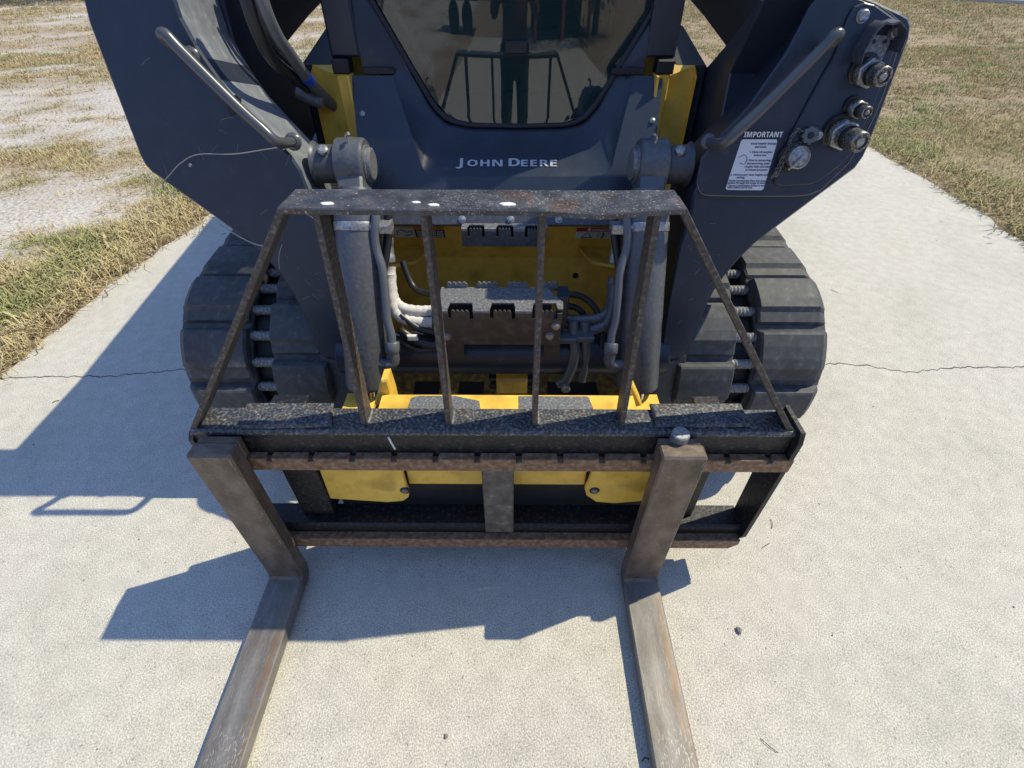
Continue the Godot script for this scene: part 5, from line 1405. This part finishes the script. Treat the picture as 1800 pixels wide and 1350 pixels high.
# ------------------------------------------------------------------ the person who holds the phone, seen in the windscreen
func photographer() -> void:
	var t := thing("person", "person in a dark maroon shirt and dark trousers mirrored in the cab window", "person", Vector3(-0.02, 0, 0.42))
	put("body", flesh([[Vector3(0, 1.45, .40), Vector3(0, 1.54, .38), .055, .05], [Vector3(0, 1.62, .37), Vector3(0, 1.70, .38), .085, .085], [Vector3(0, 1.58, .33), Vector3(0, 1.60, .33), .055, .05]], 0.012), M.skin, t)
	put("shirt", flesh([[Vector3(0, .98, .42), Vector3(0, 1.2, .41), .155, .16], [Vector3(-.08, 1.3, .41), Vector3(.08, 1.3, .41), .13, .13], [Vector3(-.17, 1.4, .41), Vector3(.17, 1.4, .41), .07, .07], [Vector3(-.19, 1.39, .40), Vector3(-.25, 1.17, .28), .055, .045], [Vector3(-.25, 1.17, .28), Vector3(-.07, 1.38, .08), .044, .034], [Vector3(.19, 1.39, .40), Vector3(.25, 1.17, .28), .055, .045], [Vector3(.25, 1.17, .28), Vector3(.07, 1.38, .08), .044, .034]], 0.016), M.maroon, t)
	put("trousers", flesh([[Vector3(-.07, .93, .42), Vector3(.07, .93, .42), .13, .13], [Vector3(-.10, .88, .42), Vector3(-.12, .48, .41), .092, .07], [Vector3(-.12, .48, .41), Vector3(-.13, .08, .44), .07, .058], [Vector3(.10, .88, .42), Vector3(.12, .48, .41), .092, .07], [Vector3(.12, .48, .41), Vector3(.13, .08, .44), .07, .058]], 0.016), M.denim, t)
	put("shoe", flesh([[Vector3(-.13, .045, .46), Vector3(-.14, .04, .30), .045, .04]], 0.012), M.black_rubber, t)
	put("shoe", flesh([[Vector3(.13, .045, .46), Vector3(.14, .04, .30), .045, .04]], 0.012), M.black_rubber, t)
	for s in [-1.0, 1.0]:
		var bones := [[Vector3(s * .07, 1.38, .08), Vector3(s * .06, 1.43, .05), .028, .03]]
		for k in 4: bones.append([Vector3(s * .062, 1.40 + k * .02, .045), Vector3(s * (.035 + .004 * k), 1.41 + k * .021, .034), .009, .008])
		bones.append([Vector3(s * .055, 1.44, .04), Vector3(s * .03, 1.475, .024), .010, .008])
		put("hand", flesh(bones, 0.005), M.skin, t)
	var ph := thing("phone", "black phone held up in both hands of the person taking the picture", "phone", Vector3(0, 1.40, 0.022))
	put("case", MB.new().slab([Vector3(-.075, 1.415, .016), Vector3(.075, 1.415, .016), Vector3(.075, 1.49, .016), Vector3(-.075, 1.49, .016)], Vector3(0, 0, 0.008), 0.002).mesh(), M.phone, ph)

func flesh(bones: Array, cell: float) -> ArrayMesh:      # surface nets round tapered bones
	var lo := Vector3.ONE * 1e9
	var hi := -lo
	for b in bones:
		var rr := maxf(b[2], b[3]) + cell * 2.5
		lo = lo.min((b[0] as Vector3).min(b[1]) - Vector3.ONE * rr)
		hi = hi.max((b[0] as Vector3).max(b[1]) + Vector3.ONE * rr)
	var n := Vector3i(((hi - lo) / cell).ceil()) + Vector3i.ONE
	var f := PackedFloat32Array()
	f.resize(n.x * n.y * n.z)
	f.fill(1.0)
	for b in bones:
		var A: Vector3 = b[0]
		var B: Vector3 = b[1]
		var rr := maxf(b[2], b[3]) + cell * 2.5 + 0.02
		var i0 := Vector3i(((A.min(B) - Vector3.ONE * rr - lo) / cell).floor()).clamp(Vector3i.ZERO, n - Vector3i.ONE)
		var i1 := Vector3i(((A.max(B) + Vector3.ONE * rr - lo) / cell).ceil()).clamp(Vector3i.ZERO, n - Vector3i.ONE)
		var ab := B - A
		var l2 := maxf(ab.length_squared(), 1e-8)
		for z in range(i0.z, i1.z + 1):
			for y in range(i0.y, i1.y + 1):
				for x in range(i0.x, i1.x + 1):
					var p := lo + Vector3(x, y, z) * cell
					var u := clampf((p - A).dot(ab) / l2, 0.0, 1.0)
					var dd: float = p.distance_to(A + ab * u) - lerpf(b[2], b[3], u)
					var k := (z * n.y + y) * n.x + x
					var h := maxf(0.025 - absf(f[k] - dd), 0.0) / 0.025 if cell > 0.008 else 0.0
					f[k] = minf(f[k], dd) - h * h * 0.025 * 0.25
	var vid := {}
	var verts := PackedVector3Array()
	var mb := MB.new()
	var at := func(x: int, y: int, z: int) -> float: return f[(z * n.y + y) * n.x + x]
	for z in n.z - 1:
		for y in n.y - 1:
			for x in n.x - 1:
				var c := 0
				var sum := Vector3.ZERO
				var vals := []
				for q in 8:
					var e := Vector3i(q & 1, (q >> 1) & 1, q >> 2)
					vals.append(f[((z + e.z) * n.y + y + e.y) * n.x + x + e.x])
				var neg := 0
				for q in 8: if vals[q] < 0.0: neg += 1
				if neg == 0 or neg == 8: continue
				for e in [[0, 1], [2, 3], [4, 5], [6, 7], [0, 2], [1, 3], [4, 6], [5, 7], [0, 4], [1, 5], [2, 6], [3, 7]]:
					var a: float = vals[e[0]]
					var b: float = vals[e[1]]
					if (a < 0.0) == (b < 0.0): continue
					var u := a / (a - b)
					var pa := Vector3(e[0] & 1, (e[0] >> 1) & 1, e[0] >> 2)
					var pb := Vector3(e[1] & 1, (e[1] >> 1) & 1, e[1] >> 2)
					sum += pa.lerp(pb, u)
					c += 1
				vid[(z * n.y + y) * n.x + x] = verts.size()
				verts.append(lo + (Vector3(x, y, z) + sum / c) * cell)
	var o := MB.new()
	for key in vid:
		var x: int = key % n.x
		var y: int = (key / n.x) % n.y
		var z: int = key / (n.x * n.y)
		for axis in 3:
			var d := Vector3i(1 if axis == 0 else 0, 1 if axis == 1 else 0, 1 if axis == 2 else 0)
			var a: float = at.call(x, y, z)
			var b: float = at.call(x + d.x, y + d.y, z + d.z)
			if (a < 0.0) == (b < 0.0): continue
			var u := Vector3i(d.y, d.z, d.x)
			var w := Vector3i(d.z, d.x, d.y)
			var ids := []
			for g in [Vector3i.ZERO, -u, -u - w, -w]:
				var kk: int = ((z + g.z) * n.y + y + g.y) * n.x + x + g.x
				if vid.has(kk): ids.append(verts[vid[kk]])
			if ids.size() == 4:
				if a < 0.0: o.quad(ids[0], ids[1], ids[2], ids[3], 1)
				else: o.quad(ids[0], ids[3], ids[2], ids[1], 1)
	mb.closed(o)
	return mb.mesh()
